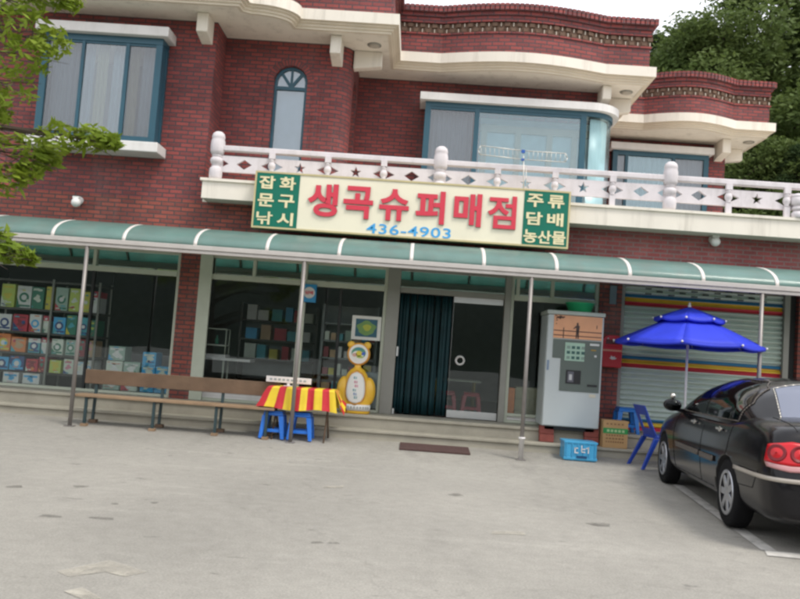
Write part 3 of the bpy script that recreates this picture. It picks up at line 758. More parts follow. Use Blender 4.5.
for x0_, x1_ in ((3.052,3.10), (5.48,5.56)): b_ = MB(); b_.box(x0_, x1_, .02, .12, .41, 2.62); b_.build('guide_rail', alug, RS)
b_ = MB(); b_.box(5.56, 5.678, .10, .2, .41, 2.62); b_.build('door_jamb', dark_in, B)
b_ = MB(); b_.box(2.86, 2.96, -.035, -.002, 2.28, 2.56); b_.build('meter_box', mat('meter_box_grey', (.16,.21,.24), .5), B, bevel=.006)
# ------------------------------------------------------------------ awning
aw_green = translucent_mat('green_awning_sheet', (.27,.44,.40), .55, .34, .3); weather(aw_green, (.34,.37,.33), .5, .46, .72, (2.2, 2.0, 1.2))
rib_w = mat('awning_rib_white', (.70,.66,.62), .45, var=.06)
steel = mat('grey_steel_pole', (.27,.25,.235), .45, metal=.4, var=.12, vscale=8, grime=.2)
beam_m = mat('awning_beam', (.50,.47,.44), .5, var=.1)
AY, AZ = -1.36, 2.56
aw = thing('shop_awning', (0, AY, 0), 'long curved green translucent awning on steel poles along the shopfront', 'awning')
def aw_prof(n=14): return [(-.004 + (AY+.004)*math.cos(math.pi/2*k/n), AZ + .38*math.sin(math.pi/2*k/n)**.95) for k in range(n+1)]
m_ = MB(); m_.grid([[(x, y, z) for x in np.linspace(-9, 8, 35)] for y, z in aw_prof()]); m_.build('awning_sheet', aw_green, aw, solid=.006)
ribx = [-8.87 + .972*k for k in range(18)]
for x in ribx:
    m_ = MB(); pr = aw_prof()
    m_.grid([[(xx, y-.006, z+.003) for xx in (x-.024, x+.024)] for y, z in pr[:10]]); m_.build('awning_rib', rib_w, aw, solid=.005)
    m_ = MB(); m_.path([(x, y+.02, z-.025) for y, z in pr[1:-1]], .016, 6); m_.build('awning_hoop', alug, aw)
m_ = MB(); m_.box(-9, 8, AY-.03, AY+.03, 2.455, 2.50); m_.box(-9, 8, AY-.045, AY+.035, 2.503, 2.565); m_.build('front_beam', beam_m, aw, bevel=.006)
for x, sl in ((-7.5,0), (-4.49,0), (-1.545,0), (1.495,1), (4.545,0), (7.5,0)):
    m_ = MB(); m_.tube((x, AY, gz(AY)), (x, AY, 2.455), .027, .027, 12); m_.box(x-.06, x+.06, AY-.06, AY+.06, gz(AY), gz(AY)+.012)
    p_ = m_.build('pole', steel, aw)
    if sl:
        m_ = MB(); m_.lathe([(.034, gz(AY)+.012), (.034, gz(AY)+.27), (.046, gz(AY)+.275), (.046, gz(AY)+.30)], (x, AY, 0), 12); m_.build('pole_sleeve', mat('pale_sleeve', (.70,.68,.66), .45), p_)

# ------------------------------------------------------------------ signboard
sg = thing('shop_signboard', (-.19, -.45, 3.0), 'long cream signboard with red Korean lettering and green end panels above the awning', 'sign')
sign_c = mat('sign_cream_sheet', (.80,.75,.58), .4, var=.05, vscale=3, grime=.10, coat=.2)
sign_g = mat('sign_green', (.004,.150,.098), .5, var=.08, spec=.3); sign_r = mat('sign_red_letter', (.62,.035,.065), .35, var=.06)
sign_rs = mat('sign_letter_side', (.10,.02,.04), .5); sign_b = mat('sign_blue', (.05,.36,.72), .45); sign_y = mat('sign_pale_yellow', (.76,.68,.42), .5)
m_ = MB(); m_.box(-2.46, 2.08, -.548, -.40, 3.005, 3.80); m_.build('sign_box', sign_c, sg, bevel=.006)
m_ = MB()
for a in ((-2.48,2.10,2.985,3.01), (-2.48,2.10,3.795,3.82)): m_.box(a[0], a[1], -.560, -.39, a[2], a[3])
m_.box(-2.48,-2.455,-.560,-.39,3.01,3.795); m_.box(2.075,2.10,-.560,-.39,3.01,3.795)
for x in (-2.1, -.9, .4, 1.7): m_.box(x-.02, x+.02, -.39, -.36, 3.45, 3.60)
for x in (-2.1, -.9, .4, 1.7): m_.box(x-.02, x+.02, -.39, -.002, 3.05, 3.09)
m_.build('sign_trim', mat('sign_trim_yellow', (.55,.47,.25), .5), sg)
GX = [(-2.452, -1.825), (1.435, 2.072)]
for (x0, x1), rows in zip(GX, (['잡화','문구','낚시'], ['주류','담배','농산물'])):
    m_ = MB(); m_.box(x0, x1, -.556, -.5485, 3.012, 3.793); gp = m_.build('green_panel', sign_g, sg)
    t_ = []
    for r_, s_ in enumerate(rows):
        cz = 3.793 - .13 - r_*.262 - .005; n = len(s_); pitch = .60/n if n == 2 else .205
        for k, ch in enumerate(s_):
            cx = (x0+x1)/2 + (k-(n-1)/2)*pitch + (0 if n == 3 else -.01)
            t_.append(text_mesh(ch, cx, cz, .235 if n == 2 else .195, .19, -.5565, .006, .028 if ch != '낚' else .016))
    merge(*t_).build('small_lettering', sign_y, gp)
for ch, cx, w_, h_ in (('생',-1.47,.44,.48), ('곡',-.955,.43,.47), ('슈',-.435,.43,.46), ('퍼',.09,.42,.48), ('매',.63,.40,.48), ('점',1.125,.41,.48)):
    t_ = text_mesh(ch, cx, 3.45, w_, h_, -.5485, .028, .032 if ch != "점" else .022)
    for k, f_ in enumerate(t_.f):
        a, b_, c_ = [Vector(t_.v[i]) for i in f_[:3]]; t_.mi[k] = 0 if abs((b_-a).cross(c_-a).normalized().y) > .7 else 1
    t_.build('red_letter', [sign_r, sign_rs], sg)
text_mesh('436-4903', -.20, 3.09, 1.22, .148, -.5485, .006, .010, 1.08).build('phone_number', sign_b, sg)

# ------------------------------------------------------------------ aerial, wall lamps
an = thing('tv_antenna', (1.38, -.42, 3.70), 'thin silver television aerial with rows of prongs above the balcony rail', 'antenna')
alw = mat('aerial_aluminium', (.62,.60,.55), .4, metal=.5)
m_ = MB()
for sgn in (-1, 1):
    for dz in (0, .13):
        m_.tube((1.39, -.42, 4.28+dz), (1.39 + sgn*.63, -.42 + .05*sgn, 4.28+dz + (.02 if sgn < 0 else .015)), .007, .007, 6)
    for k in range(9):
        x = 1.39 + sgn*(.08 + k*.066); m_.tube((x, -.43, 4.285), (x + sgn*.01, -.41, 4.42), .0035, .0035, 5)
    m_.tube((1.39+sgn*.63, -.42+.05*sgn, 4.295), (1.39+sgn*.66, -.42+.05*sgn, 4.36), .007, .007, 6); m_.tube((1.39+sgn*.66, -.42+.05*sgn, 4.36), (1.39+sgn*.63, -.42+.05*sgn, 4.425), .007, .007, 6)
m_.build('aerial_elements', alw, an)
m_ = MB(); m_.tube((1.44, -.44, 3.70), (1.40, -.42, 4.34), .008, .008, 6); m_.tube((1.49,-.43,3.70), (1.44,-.43,4.2), .005, .005, 6); m_.tube((1.36,-.40,3.70), (1.46,-.40,3.70), .008, .008, 6); m_.build('aerial_mast', alw, an)
m_ = MB(); m_.box(1.365,1.415,-.44,-.405,4.375,4.42); m_.box(1.37,1.41,-.44,-.405,4.26,4.29); m_.build('blue_clamp', mat('aerial_clamp_blue', (.02,.10,.40), .4), an)
globe_m = mat('white_globe', (.78,.77,.74), .3, var=.04)
def wall_globe(x, z, label):
    o = thing('wall_lamp', (x, 0, z), label, 'lamp', 'globe lamps on the brick wall')
    m_ = MB(); m_.lathe([(.06,0),(.06,-.03),(.03,-.04),(.03,-.09)], (x, 0, z+.05), 14, 0, 'y'); m_.build('lamp_base', white_p, o)
    m_ = MB(); m_.sphere((x, -.13, z), .072); m_.box(x-.05, x+.05, -.16, -.10, z+.06, z+.09); m_.build('lamp_globe', globe_m, o)
wall_globe(-5.25, 3.24, 'white globe lamp on the brick wall below the large bay window')
wall_globe(4.35, 3.31, 'white globe lamp on the brick wall below the balcony above the roller shutter')

# ------------------------------------------------------------------ goods in the window on the left
shelf_m = mat('dark_shelf_metal', (.09,.085,.075), .5)
su = thing('display_shelf', (-5.75, .45, .405), 'long metal display shelf packed with boxed goods inside the shop window', 'shelf')
LZ = [.92, 1.24, 1.60]
m_ = MB()
for z in LZ + [2.04]: m_.box(-6.56, -4.86, .20, .68, z-.03, z)
m_.build('shelf_board', shelf_m, su)
m_ = MB()
for x in (-6.55, -5.60, -4.88):
    m_.box(x-.015, x+.015, .165, .195, .405, 2.07); m_.box(x-.015, x+.015, .65, .68, .405, 2.07)
m_.build('shelf_upright', alug, su)
m_ = MB(); m_.box(-6.56, -4.86, .66, .68, .405, 2.30); m_.build('shelf_back', dark_in, su)
CM = {}
def cmat(n, c):
    if n not in CM: CM[n] = mat('carton_' + n, c, .45, var=.10, vscale=12)
    return CM[n]
PAL = dict(yellow=(0.675,0.594,0.081), lime=(0.540,0.648,0.135), white=(0.780,0.780,0.756), dark_green=(0.041,0.216,0.135), grey_green=(0.378,0.513,0.432), red=(0.567,0.041,0.068), blue=(0.081,0.446,0.780), orange=(0.780,0.243,0.068),
           teal=(0.081,0.405,0.486), tan=(0.567,0.378,0.216), pale=(0.702,0.756,0.648), dark_red=(0.270,0.027,0.041), navy=(0.027,0.068,0.216), pink=(0.675,0.270,0.338))
for k_, v_ in PAL.items(): cmat(k_, v_)
def carton(name, x0, x1, y0, y1, z0, z1, main, label, deco=None, deco_col='navy', band=None, cat='box', group='boxed goods on the display shelf'):
    o = thing(name, ((x0+x1)/2, (y0+y1)/2, z0), label, cat, group)
    m_ = MB(); m_.box(x0, x1, y0, y1, z0, z1); m_.build('carton', CM[main], o, bevel=.004)
    cx, cz, r = (x0+x1)/2, z0 + (z1-z0)*.48, min(x1-x0, z1-z0)*.34
    if deco == 'circle':
        m_ = MB(); m_.prism(arc(cx, cz, r, 0, 345, 23), y0-.003, y0-.0005, 0); m_.prism(arc(cx, cz, r*.55, 0, 345, 23), y0-.005, y0-.0032, 1)
        m_.prism([(x0+.01, z0+.02), (x1-.01, z0+.02), (x1-.01, z0+.05), (x0+.01, z0+.05)], y0-.002, y0-.0006, 0); m_.build('printed_roundel', [CM[deco_col], CM['white']], o)
    if deco == 'blob':
        m_ = MB(); m_.prism([(cx + r*1.1*math.cos(a)*(.7+.3*math.sin(a*3+cx*9)), cz + r*math.sin(a)*(.8+.2*math.cos(a*2+cx*5))) for a in np.linspace(0, 6, 18)], y0-.003, y0-.0005)
        m_.prism([(x0+.02, z1-.06), (x1-.03, z1-.06), (x1-.03, z1-.03), (x0+.02, z1-.03)], y0-.003, y0-.0005, 0); m_.build('printed_picture', CM[deco_col], o)
    if band:
        m_ = MB(); h = z1-z0; m_.box(x0-.001, x1+.001, y0-.002, y1, z0 + h*.72, z1+.001); m_.build('colour_band', CM[band], o)
    # printed lines, flashes and a side colour, different on every carton
    w_, h_ = x1-x0, z1-z0; pm = [CM[c_] for c_ in rnd.sample(['white','navy','red','yellow','dark_green','pale','blue','orange','teal'], 3)]
    m_ = MB()
    for q in range(rnd.randint(3, 6)):
        a = x0 + w_*rnd.uniform(.06,.55); c_ = z0 + h_*rnd.choice([rnd.uniform(.04,.22), rnd.uniform(.76,.92)])
        m_.box(a, min(x1-.008, a + w_*rnd.uniform(.12,.42)), y0-.0062, y0-.0055, c_, min(z1-.004, c_ + h_*rnd.uniform(.018,.06)), rnd.randint(0,2))
    if rnd.random() < .6:
        px, pz, s_ = x0 + w_*rnd.uniform(.2,.8), z0 + h_*rnd.uniform(.2,.8), min(w_,h_)*rnd.uniform(.10,.20)
        m_.prism([(px + s_*math.cos(a)*(1 if k % 2 else .6), pz + s_*math.sin(a)*(1 if k % 2 else .6)) for k, a in enumerate(np.linspace(0, 5.85, 14))], y0-.0075, y0-.0065, rnd.randint(0,2))
    if rnd.random() < .5: m_.prism([(x0+.004, z0+.004), (x0+.004+w_*rnd.uniform(.2,.6), z0+.004), (x0+.004, z0+h_*rnd.uniform(.25,.6))], y0-.0052, y0-.0047, rnd.randint(0,2))
    m_.build('printing', pm, o)
    return o
R1 = [('lime','blob','yellow',None), ('white','circle','dark_green',None), ('dark_green','blob','pale',None), ('yellow','blob','lime',None), ('grey_green','circle','dark_green',None), ('lime','blob','pale',None), ('yellow','circle','lime',None), ('white','blob','pale','red')]
R2 = [('white','circle','navy',None), ('red','blob','dark_red',None), ('white','circle','blue',None), ('pale','blob','white','red'), ('blue','circle','navy',None), ('dark_green','blob','teal',None), ('teal','circle','navy',None), ('dark_green','blob','lime',None)]
R3 = [('orange','circle','yellow',None), ('orange','blob','tan',None), ('teal','circle','navy','white'), ('white','blob','pale','red'), ('pale','circle','dark_green',None), ('grey_green','circle','dark_green',None), ('dark_red','blob','dark_green',None), ('tan','blob','pink',None)]
R4 = [('blue','circle','navy',None), ('navy','circle','blue',None), ('red','blob','dark_red',None), ('dark_red','blob','dark_green','red'), ('lime','blob','yellow',None), ('pale','blob','pink',None), ('white','blob','pale',None), ('white','circle','blue',None)]
SPOT = [-6.50, -6.24, -5.98, -5.75, -5.56, -5.33, -5.20+.10, -4.98+.09]
SPOTS = [(-6.42,-6.20), (-6.19,-5.95), (-5.94,-5.74), (-5.73,-5.62), (-5.57,-5.37), (-5.36,-5.19), (-5.18,-5.02), (-5.01,-4.90)]
names = ['bottom','second','third','top']
for lv, (row, z0, hh) in enumerate(((R4,.64,.235), (R3,.922,.27), (R2,1.242,.30), (R1,1.602,.36))):
    prev = None
    for k, ((mc, dc, dcol, bd), (x0, x1)) in enumerate(zip(row, SPOTS)):
        nm = mc.replace('_',' '); what = {'circle': 'roundel', 'blob': 'picture'}[dc]
        nb = f'beside the {prev} one' if prev else 'at the end'
        lab = f'{nm} box with {what}, {names[lv]} row of the window display, {nb}'
        carton('goods_box', x0+.004 + rnd.uniform(0,.008), x1-.004 - rnd.uniform(0,.012), .20 + rnd.uniform(0,.05), .58, z0, z0 + hh*rnd.uniform(.80, 1.0), mc, lab, dc, dcol, bd); prev = nm
m_ = MB(); m_.box(-6.5, -4.92, .30, .64, .60, .638); m_.build('shelf_board', shelf_m, su)
# white packs on the sill and bundles of tissue further right
for k, (x0, x1) in enumerate(((-6.22,-5.98), (-5.92,-5.66))):
    carton('white_pack', x0, x1, .14, .26, .452, .61, 'white', ('white pack with blue print on the window sill, partly cut by the frame' if k == 0 else 'white pack with blue print on the window sill, beside the dark gap'), 'blob', 'blue', cat='pack', group='white packs on the window sill')
k = 0
for lv in range(3):
    for q in range(2 if lv < 2 else 1):
        x0 = -4.70 + q*.27 + lv*.02
        carton('tissue_pack', x0, x0+.25, .20, .50, .452 + lv*.225, .668 + lv*.225, 'pale' if (q+lv) % 2 else 'grey_green', f"{'pale green' if (q+lv) % 2 else 'grey green'} tissue pack, {['bottom','middle','top'][lv]} of the stack {'next to the display shelf' if q == 0 else 'beside the blue packs'}", 'blob', 'white', cat='pack', group='tissue packs stacked in the window'); k += 1
for lv in range(3):
    for q in range(2):
        x0 = -4.13 + q*.22
        if lv == 2 and q == 1: continue
        carton('blue_pack', x0, x0+.205, .20, .50, .452 + lv*.205, .652 + lv*.205, 'blue', f"blue tissue pack, {['bottom','middle','top'][lv]} layer, {'next to the pale packs' if q == 0 else 'next to the brick pier'}", 'blob', 'pale', cat='pack', group='blue packs stacked in the window')
m_ = MB(); m_.box(-4.86, -3.66, 1.2, 1.9, .405, 1.02); tag(m_.build('chest_freezer', mat('freezer_grey', (.28,.27,.28), .4), bevel=.03), 'grey chest freezer inside the shop behind the stacked packs', 'freezer')

# ------------------------------------------------------------------ inside the middle shop windows
def shelf_unit(name, x0, x1, y, boards, label, m=shelf_m, cols=('white','teal','grey_green','tan','red','blue','yellow'), goods=True):
    o = thing(name, ((x0+x1)/2, y, .405), label, 'shelf')
    m_ = MB()
    for z in boards: m_.box(x0, x1, y, y+.4, z-.025, z)
    m_.build('shelf_board', m, o); m_ = MB()
    for x in (x0, x1): m_.box(x-.02, x+.02, y, y+.4, .405, boards[-1]+.3)
    m_.build('shelf_upright', m, o); m_ = MB(); m_.box(x0, x1, y+.4, y+.42, .405, boards[-1]+.3); m_.build('shelf_back', inner_wall, o)
    return o
pale_sh = mat('pale_shelf', (.26,.29,.28), .5)
shelf_unit('store_shelf', -1.50, -.62, .95, [.62,.90,1.18,1.46,1.74], 'pale metal store shelf behind the window with the picture frame', pale_sh)
shelf_unit('store_shelf', -3.2, -1.8, 2.6, [.7,1.05,1.4,1.75], 'dim store shelf deep inside behind the glass rack')
kc = 0
for z in (.622,.902,1.182,1.462):
    x = -1.46
    while x < -.72:
        w_ = rnd.uniform(.07,.14); h_ = rnd.uniform(.10,.19); c_ = rnd.choice(['white','teal','grey_green','tan','pale','dark_red','blue','yellow'])
        m_ = MB(); m_.box(x, x+w_, .97, 1.2, z, z+h_)
        tag(m_.build('shelf_item', CM[c_]), f"small {c_.replace('_',' ')} packet on the {['lowest','second','third','fourth'][int((z-.6)/.28)]} board of the pale store shelf", 'packet', 'packets on the pale store shelf'); x += w_ + rnd.uniform(.01,.04); kc += 1
for z in (1.052,1.402,1.752):
    x = -3.1
    while x < -1.95:
        w_ = rnd.uniform(.12,.22); h_ = rnd.uniform(.16,.28); c_ = rnd.choice(['white','teal','tan','pale','red','blue','yellow'])
        m_ = MB(); m_.box(x, x+w_, 2.62, 2.9, z, z+h_)
        tag(m_.build('shelf_item', CM[c_]), f"{c_} packet on the {['lower','middle','upper'][int((z-1)/.34)]} board of the dim shelf inside", 'packet', 'packets on the dim shelf'); x += w_ + rnd.uniform(.02,.08)
rk = thing('glass_rack', (-3.18, .75, 1.05), 'small wire and glass rack standing on the white counter', 'rack')
m_ = MB()
for x in (-3.42, -2.98):
    for y in (.62, .86): m_.tube((x, y, 1.05), (x, y, 1.50), .010, .010, 6)
for z in (1.24, 1.50):
    for y in (.62, .86): m_.tube((-3.42, y, z), (-2.98, y, z), .010, .010, 6)
    for x in (-3.42, -2.98): m_.tube((x, .62, z), (x, .86, z), .010, .010, 6)
m_.build('rack_frame', aluf, rk)
m_ = MB(); m_.box(-3.42, -2.98, .62, .86, 1.245, 1.255); m_.box(-3.44,-2.96,.60,.88,1.052,1.10); m_.build('rack_board', white_p, rk)
m_ = MB(); m_.lathe([(.03,1.256),(.03,1.33),(.012,1.36),(.012,1.40)], (-3.14,.7,0), 10); tag(m_.build('green_bottle', CM['dark_green']), 'small green bottle standing in the glass rack', 'bottle')
ct = thing('counter_table', (-3.1, .75, .405), 'white topped counter table inside the window behind the bench', 'table')
m_ = MB(); m_.box(-3.62, -2.55, .55, .95, 1.01, 1.05); m_.build('table_top', white_p, ct, bevel=.006)
for x in (-3.4, -2.98):
    for y in (.6, .9): m_ = MB(); m_.tube((x, y, .405), (x, y, 1.01), .016, .016, 8); m_.build('leg', aluf, ct)
# picture and round tobacco sign stuck behind the glass
pf = thing('picture_frame', (-.74, .06, 1.5), 'white framed green and yellow picture on the shop window', 'picture')
m_ = MB()
for a in ((-.96,-.52,1.80,1.845), (-.96,-.52,1.485,1.53)): m_.box(a[0],a[1],.045,.072,a[2],a[3])
m_.box(-.96,-.905,.045,.072,1.53,1.80); m_.box(-.575,-.52,.045,.072,1.53,1.80); m_.build('frame', mat('white_frame', (.72,.72,.66), .4), pf)
m_ = MB(); m_.box(-.905,-.575,.06,.072,1.53,1.80,0)
m_.prism([(-.74 + .14*math.cos(a)*(1+.12*math.sin(5*a)), 1.665 + .105*math.sin(a)*(1+.1*math.cos(4*a))) for a in np.linspace(0,6.1,26)], .0575, .0598, 1)
m_.prism([(-.73 + .06*math.cos(a)*(1+.2*math.sin(3*a)), 1.67 + .05*math.sin(a)) for a in np.linspace(0,6.1,18)], .055, .0573, 2)
m_.build('picture', [cmat('deep_teal', (.02,.11,.16)), cmat('leaf_green', (.16,.30,.08)), cmat('bright_lime', (.42,.45,.05))], pf)
ts = thing('tobacco_sign', (-1.64, .02, 2.12), 'small square blue sign with a white disc and red letters hung behind the pole', 'sign')
m_ = MB(); m_.box(-1.755, -1.53, .0, .02, 1.99, 2.262); m_.build('sign_plate', mat('sign_plate_blue', (.02,.27,.55), .4), ts)
m_ = MB(); m_.prism(arc(-1.635, 2.135, .085, 0, 350, 35), -.004, -.0005); m_.build('sign_disc', white_p, ts)
text_mesh('담배', -1.635, 2.135, .12, .055, -.0045, .003, .03).build('small_lettering', sign_r, ts)
m_ = MB(); m_.box(-.73, -.49, .25, .55, .45, 1.0); tag(m_.build('pale_carton', cmat('pale_blue_box', (.34,.42,.44)), bevel=.006), 'pale blue grey carton behind the glass between the bear and the door frame', 'carton')
# yellow framed table with red stools seen through the door, beige crates right of it
it = thing('inner_table', (.72, 1.5, .405), 'thin yellow framed table inside seen through the glass door', 'table')
m_ = MB(); m_.box(.36, 1.14, 1.3, 1.75, .93, .96); m_.build('table_top', mat('inner_table_top', (.30,.34,.26), .4), it)
yel_leg = mat('mustard_leg', (.30,.24,.06), .5)
for x in (.40, 1.04):
    for y in (1.33, 1.72): m_ = MB(); m_.tube((x, y, .405), (x, y, .93), .016, .016, 8); m_.build('leg', yel_leg, it)
for k, z in enumerate((.405,.585,.765)):
    m_ = MB(); m_.box(1.60, 2.0, .35, .70, z, z+.175)
    for q in range(3): m_.box(1.59, 2.01, .34, .71, z+.03+q*.05, z+.045+q*.05)
    tag(m_.build('beige_crate', mat('beige_crate', (.40,.38,.26), .6) if 'beige_crate' not in MATS else MATS['beige_crate']), f"beige slatted crate behind the glass right of the door, {['lowest','middle','topmost'][k]} of its stack", 'crate', 'beige crates right of the door')
m_ = MB(); m_.box(1.46, 1.585, .33, .6, .405, .92); tag(m_.build('orange_carton', CM['orange'], bevel=.004), 'tall narrow orange carton left of the beige crates behind the glass', 'carton')
# ------------------------------------------------------------------ furniture in front of the shop
wood = mat('weathered_board', (.15,.095,.058), .75, var=.3, vscale=5, grime=.35, bump=.3, bscale=30)
wood2 = mat('bare_board', (.30,.20,.12), .75, var=.25, vscale=6, grime=.2)
frame_d = mat('dark_blue_steel', (.025,.05,.055), .5, var=.2)
bench = thing('park_bench', (-3.1, -1.1, gz(-1.1)), 'long brown wooden bench with dark steel frames below the shop window', 'bench')
m_ = MB(); m_.box(-4.50, -1.80, -.985, -.955, .60, .795); m_.build('backrest', wood, bench, bevel=.006)
m_ = MB(); m_.box(-4.50, -1.80, -1.30, -1.02, .435, .468); m_.build('seat', wood2, bench, bevel=.005)
for x in (-4.34, -3.42, -2.58, -1.90):
    m_ = MB(); g0, g1 = gz(-1.26), gz(-.98)
    m_.bar((x, -1.26, g0+.02), (x, -1.26, .43), .035, .035); m_.bar((x, -.99, g1+.03), (x, -.94, .74), .035, .035); m_.bar((x, -1.27, .42), (x, -.98, .42), .03, .025)
    lg = m_.build('bench_frame', frame_d, bench)
    m_ = MB(); m_.box(x-.04, x+.04, -1.30, -1.22, g0, g0+.035); m_.build('wooden_foot', wood2, lg); m_ = MB(); m_.box(x-.04, x+.06, -1.03, -.94, g1, g1+.045); m_.build('wooden_foot', wood, lg)
# table with a striped cloth hanging over it
tb = thing('folding_table', (-1.48, -1.0, gz(-1)), 'small folding table with thin brown crossed legs below the striped cloth', 'table')
m_ = MB(); m_.box(-1.88, -1.04, -1.24, -.80, .735, .755); m_.build('table_top', wood2, tb)
for x in (-1.82, -1.12):
    for a, c_ in ((-1.22,-.84), (-.84,-1.22)):
        m_ = MB(); m_.tube((x + (0 if a < c_ else .02), a, gz(a)), (x, c_, .735), .012, .012, 8); m_.build('leg', wood, tb)
m_ = MB(); nx, stripe = 60, .0935
def cloth_pt(u, s_):
    x = -1.92 + .92*u; w_ = .006*math.sin(u*31) * s_; side = max(0, abs(u-.5)*2 - .9)/.1
    return x, w_
P = []
xs = np.linspace(-1.90, -1.02, nx)
rows = []
# from the back hem over the top to the front hem
for (y, z, k) in [(-.772,.50,1.),(-.772,.62,.6),(-.775,.735,.2),(-.79,.758,0),(-1.02,.760,0),(-1.245,.760,0),(-1.262,.742,.2),(-1.268,.66,.6),(-1.275,.55,1.),(-1.285,.47,1.4)]:
    row = []
    for i, x in enumerate(xs):
        u = i/(nx-1); wv = .013*k*math.sin(u*23+.7*y) + .006*k*math.sin(u*51)
        row.append((x + (-.11*k*(1-u)**5 + .04*k*u**6), y + (wv if y < -1 else -wv), z + .012*k*math.sin(u*9+1)))
    rows.append(row)
cl = MB()
for j in range(len(rows)-1):
    for i in range(nx-1):
        mi = 0 if int((i/(nx-1)*.88 + .045)/stripe) % 2 == 0 else 1
        cl.add([rows[j][i], rows[j][i+1], rows[j+1][i+1], rows[j+1][i]], [(3,2,1,0)], mi, True)
# end flaps
for sx, xe, ex in ((-1, xs[0], -.14), (1, xs[-1], .15)):
    n = 14; er = []
    for k in range(n+1):
        y = -.78 - .475*k/n; tip = .5 + .5*abs(2*k/n-1)
        er.append([(xe + sx*.002, y, .758), (xe + sx*.02, y, .735), (xe + ex*.6, y + .01*math.sin(k), .735 - .16*tip - .02), (xe + ex, y + .02*math.sin(k*1.3), .735 - .30*tip)])
    for k in range(n):
        for q in range(3):
            mi = 0 if (k//3 + q) % 2 == 0 else 1
            cl.add([er[k][q], er[k+1][q], er[k+1][q+1], er[k][q+1]], [(0,1,2,3)], mi, True)
cl_red = mat('cloth_red', (.52,.018,.03), .6, var=.08); cl_yel = mat('cloth_yellow', (.78,.56,.03), .6, var=.08)
tag(cl.build('striped_tablecloth', [cl_red, cl_yel]), 'red and yellow striped cloth draped over the small table', 'tablecloth')
# blue stools tucked under the cloth
blue_pl = mat('blue_plastic', (.018,.16,.62), .35, var=.06, coat=.15)
def stool(x, y, label, m=blue_pl, group='blue plastic stools under the table', z=None, name='plastic_stool'):
    z = gz(y) if z is None else z
    o = thing(name, (x, y, z), label, 'stool', group)
    m_ = MB(); m_.box(x-.125, x+.125, y-.125, y+.125, z+.345, z+.37); m_.box(x-.132, x+.132, y-.132, y+.132, z+.305, z+.345); m_.build('seat', m, o, bevel=.012)
    for sx in (-1, 1):
        for sy in (-1, 1):
            m_ = MB(); a, c_ = Vector((x+sx*.108, y+sy*.108, z+.306)), Vector((x+sx*.148, y+sy*.148, z))
            for p0, p1, w0, w1 in ((a, c_, .035, .024),):
                q = []
                for pp, ww in ((p1, w1), (p0, w0)): q += [(pp.x-ww, pp.y-ww, pp.z), (pp.x+ww, pp.y-ww, pp.z), (pp.x+ww, pp.y+ww, pp.z), (pp.x-ww, pp.y+ww, pp.z)]
                m_.add(q, [(0,3,2,1),(4,5,6,7),(0,1,5,4),(1,2,6,5),(2,3,7,6),(3,0,4,7)])
            m_.build('leg', m, o, bevel=.006)
    m_ = MB(); d = .13
    for sy in (-1, 1): m_.box(x-d, x+d, y+sy*d-.01, y+sy*d+.01, z+.09, z+.13)
    for sx in (-1, 1): m_.box(x+sx*d-.01, x+sx*d+.01, y-d+.011, y+d-.011, z+.09, z+.13)
    m_.build('stretcher', m, o)
    return o
stool(-1.82, -1.10, 'blue plastic stool under the cloth nearer to the bench')
stool(-1.45, -1.08, 'blue plastic stool under the cloth behind the awning pole')
red_pl = mat('dim_red_plastic', (.35,.02,.04), .4)
stool(.58, 1.12, 'dark red plastic stool inside the shop under the yellow table, nearer the curtain', red_pl, 'red stools inside the shop', .405)
stool(.98, 1.14, 'dark red plastic stool inside the shop under the yellow table, nearer the door edge', red_pl, 'red stools inside the shop', .405)
# white name strip on a stem
ws = thing('white_strip_sign', (-1.68, -1.02, .762), 'narrow white strip sign on a short stem standing on the striped table', 'sign')
m_ = MB(); m_.box(-1.99, -1.37, -1.035, -1.015, .805, .885); m_.build('strip', white_p, ws, bevel=.004)
m_ = MB(); m_.box(-1.70, -1.66, -1.03, -1.02, .772, .804); m_.box(-1.74,-1.62,-1.06,-.99,.762,.772); m_.build('stem', white_p, ws)
m_ = MB()
for k in range(9): m_.box(-1.94+k*.058, -1.905+k*.058, -1.0375, -1.0355, .832, .858)
m_.build('grey_printing', mat('grey_print', (.30,.36,.36), .6), ws)

# ------------------------------------------------------------------ bear shaped figure
bx, by, bz = -.80, -.30, .408
bear = thing('bear_figure', (bx, by, bz), 'orange yellow bear shaped display figure with a white oval belly beside the table', 'figure')
bear_o = mat('bear_orange', (.80,.47,.035), .4, var=.10, vscale=5, coat=.2); bear_e = mat('bear_edge_orange', (.72,.34,.05), .45)
bw = mat('bear_white', (.74,.73,.68), .45, var=.05)
m_ = MB()
prof = [(.02,0),(.205,.0),(.222,.02),(.222,.14),(.226,.16),(.222,.20),(.222,.30),(.205,.40),(.178,.50),(.142,.575),(.10,.63),(.06,.655),(.046,.68),(.046,.74),(.02,.76)]
m_.lathe(prof, (bx, by, bz), 28, 0, 'z', 1, .62)
for sx in (-1, 1):   # short arms bulging at the flanks
    m_.sphere((bx + sx*.178, by, bz+.325), .105, 0, 20, (1.0,.85,1.95))
m_.build('body', bear_o, bear)
m_ = MB(); m_.lathe([(.02,-.045),(.15,-.045),(.168,-.02),(.168,.02),(.15,.045),(.02,.045)], (bx, by, bz+.86), 30, 0, 'y', 1, 1)
hd = m_.build('head', bear_e, bear)
for sx in (-1, 1):
    m_ = MB(); m_.lathe([(.01,-.035),(.048,-.035),(.056,0),(.048,.035),(.01,.035)], (bx + sx*.118, by, bz+.99), 18, 0, 'y'); m_.build('ear', bear_o, hd)
m_ = MB(); yy = by - .046
m_.prism(arc(bx, bz+.86, .140, 0, 350, 35), yy-.004, yy, 0)
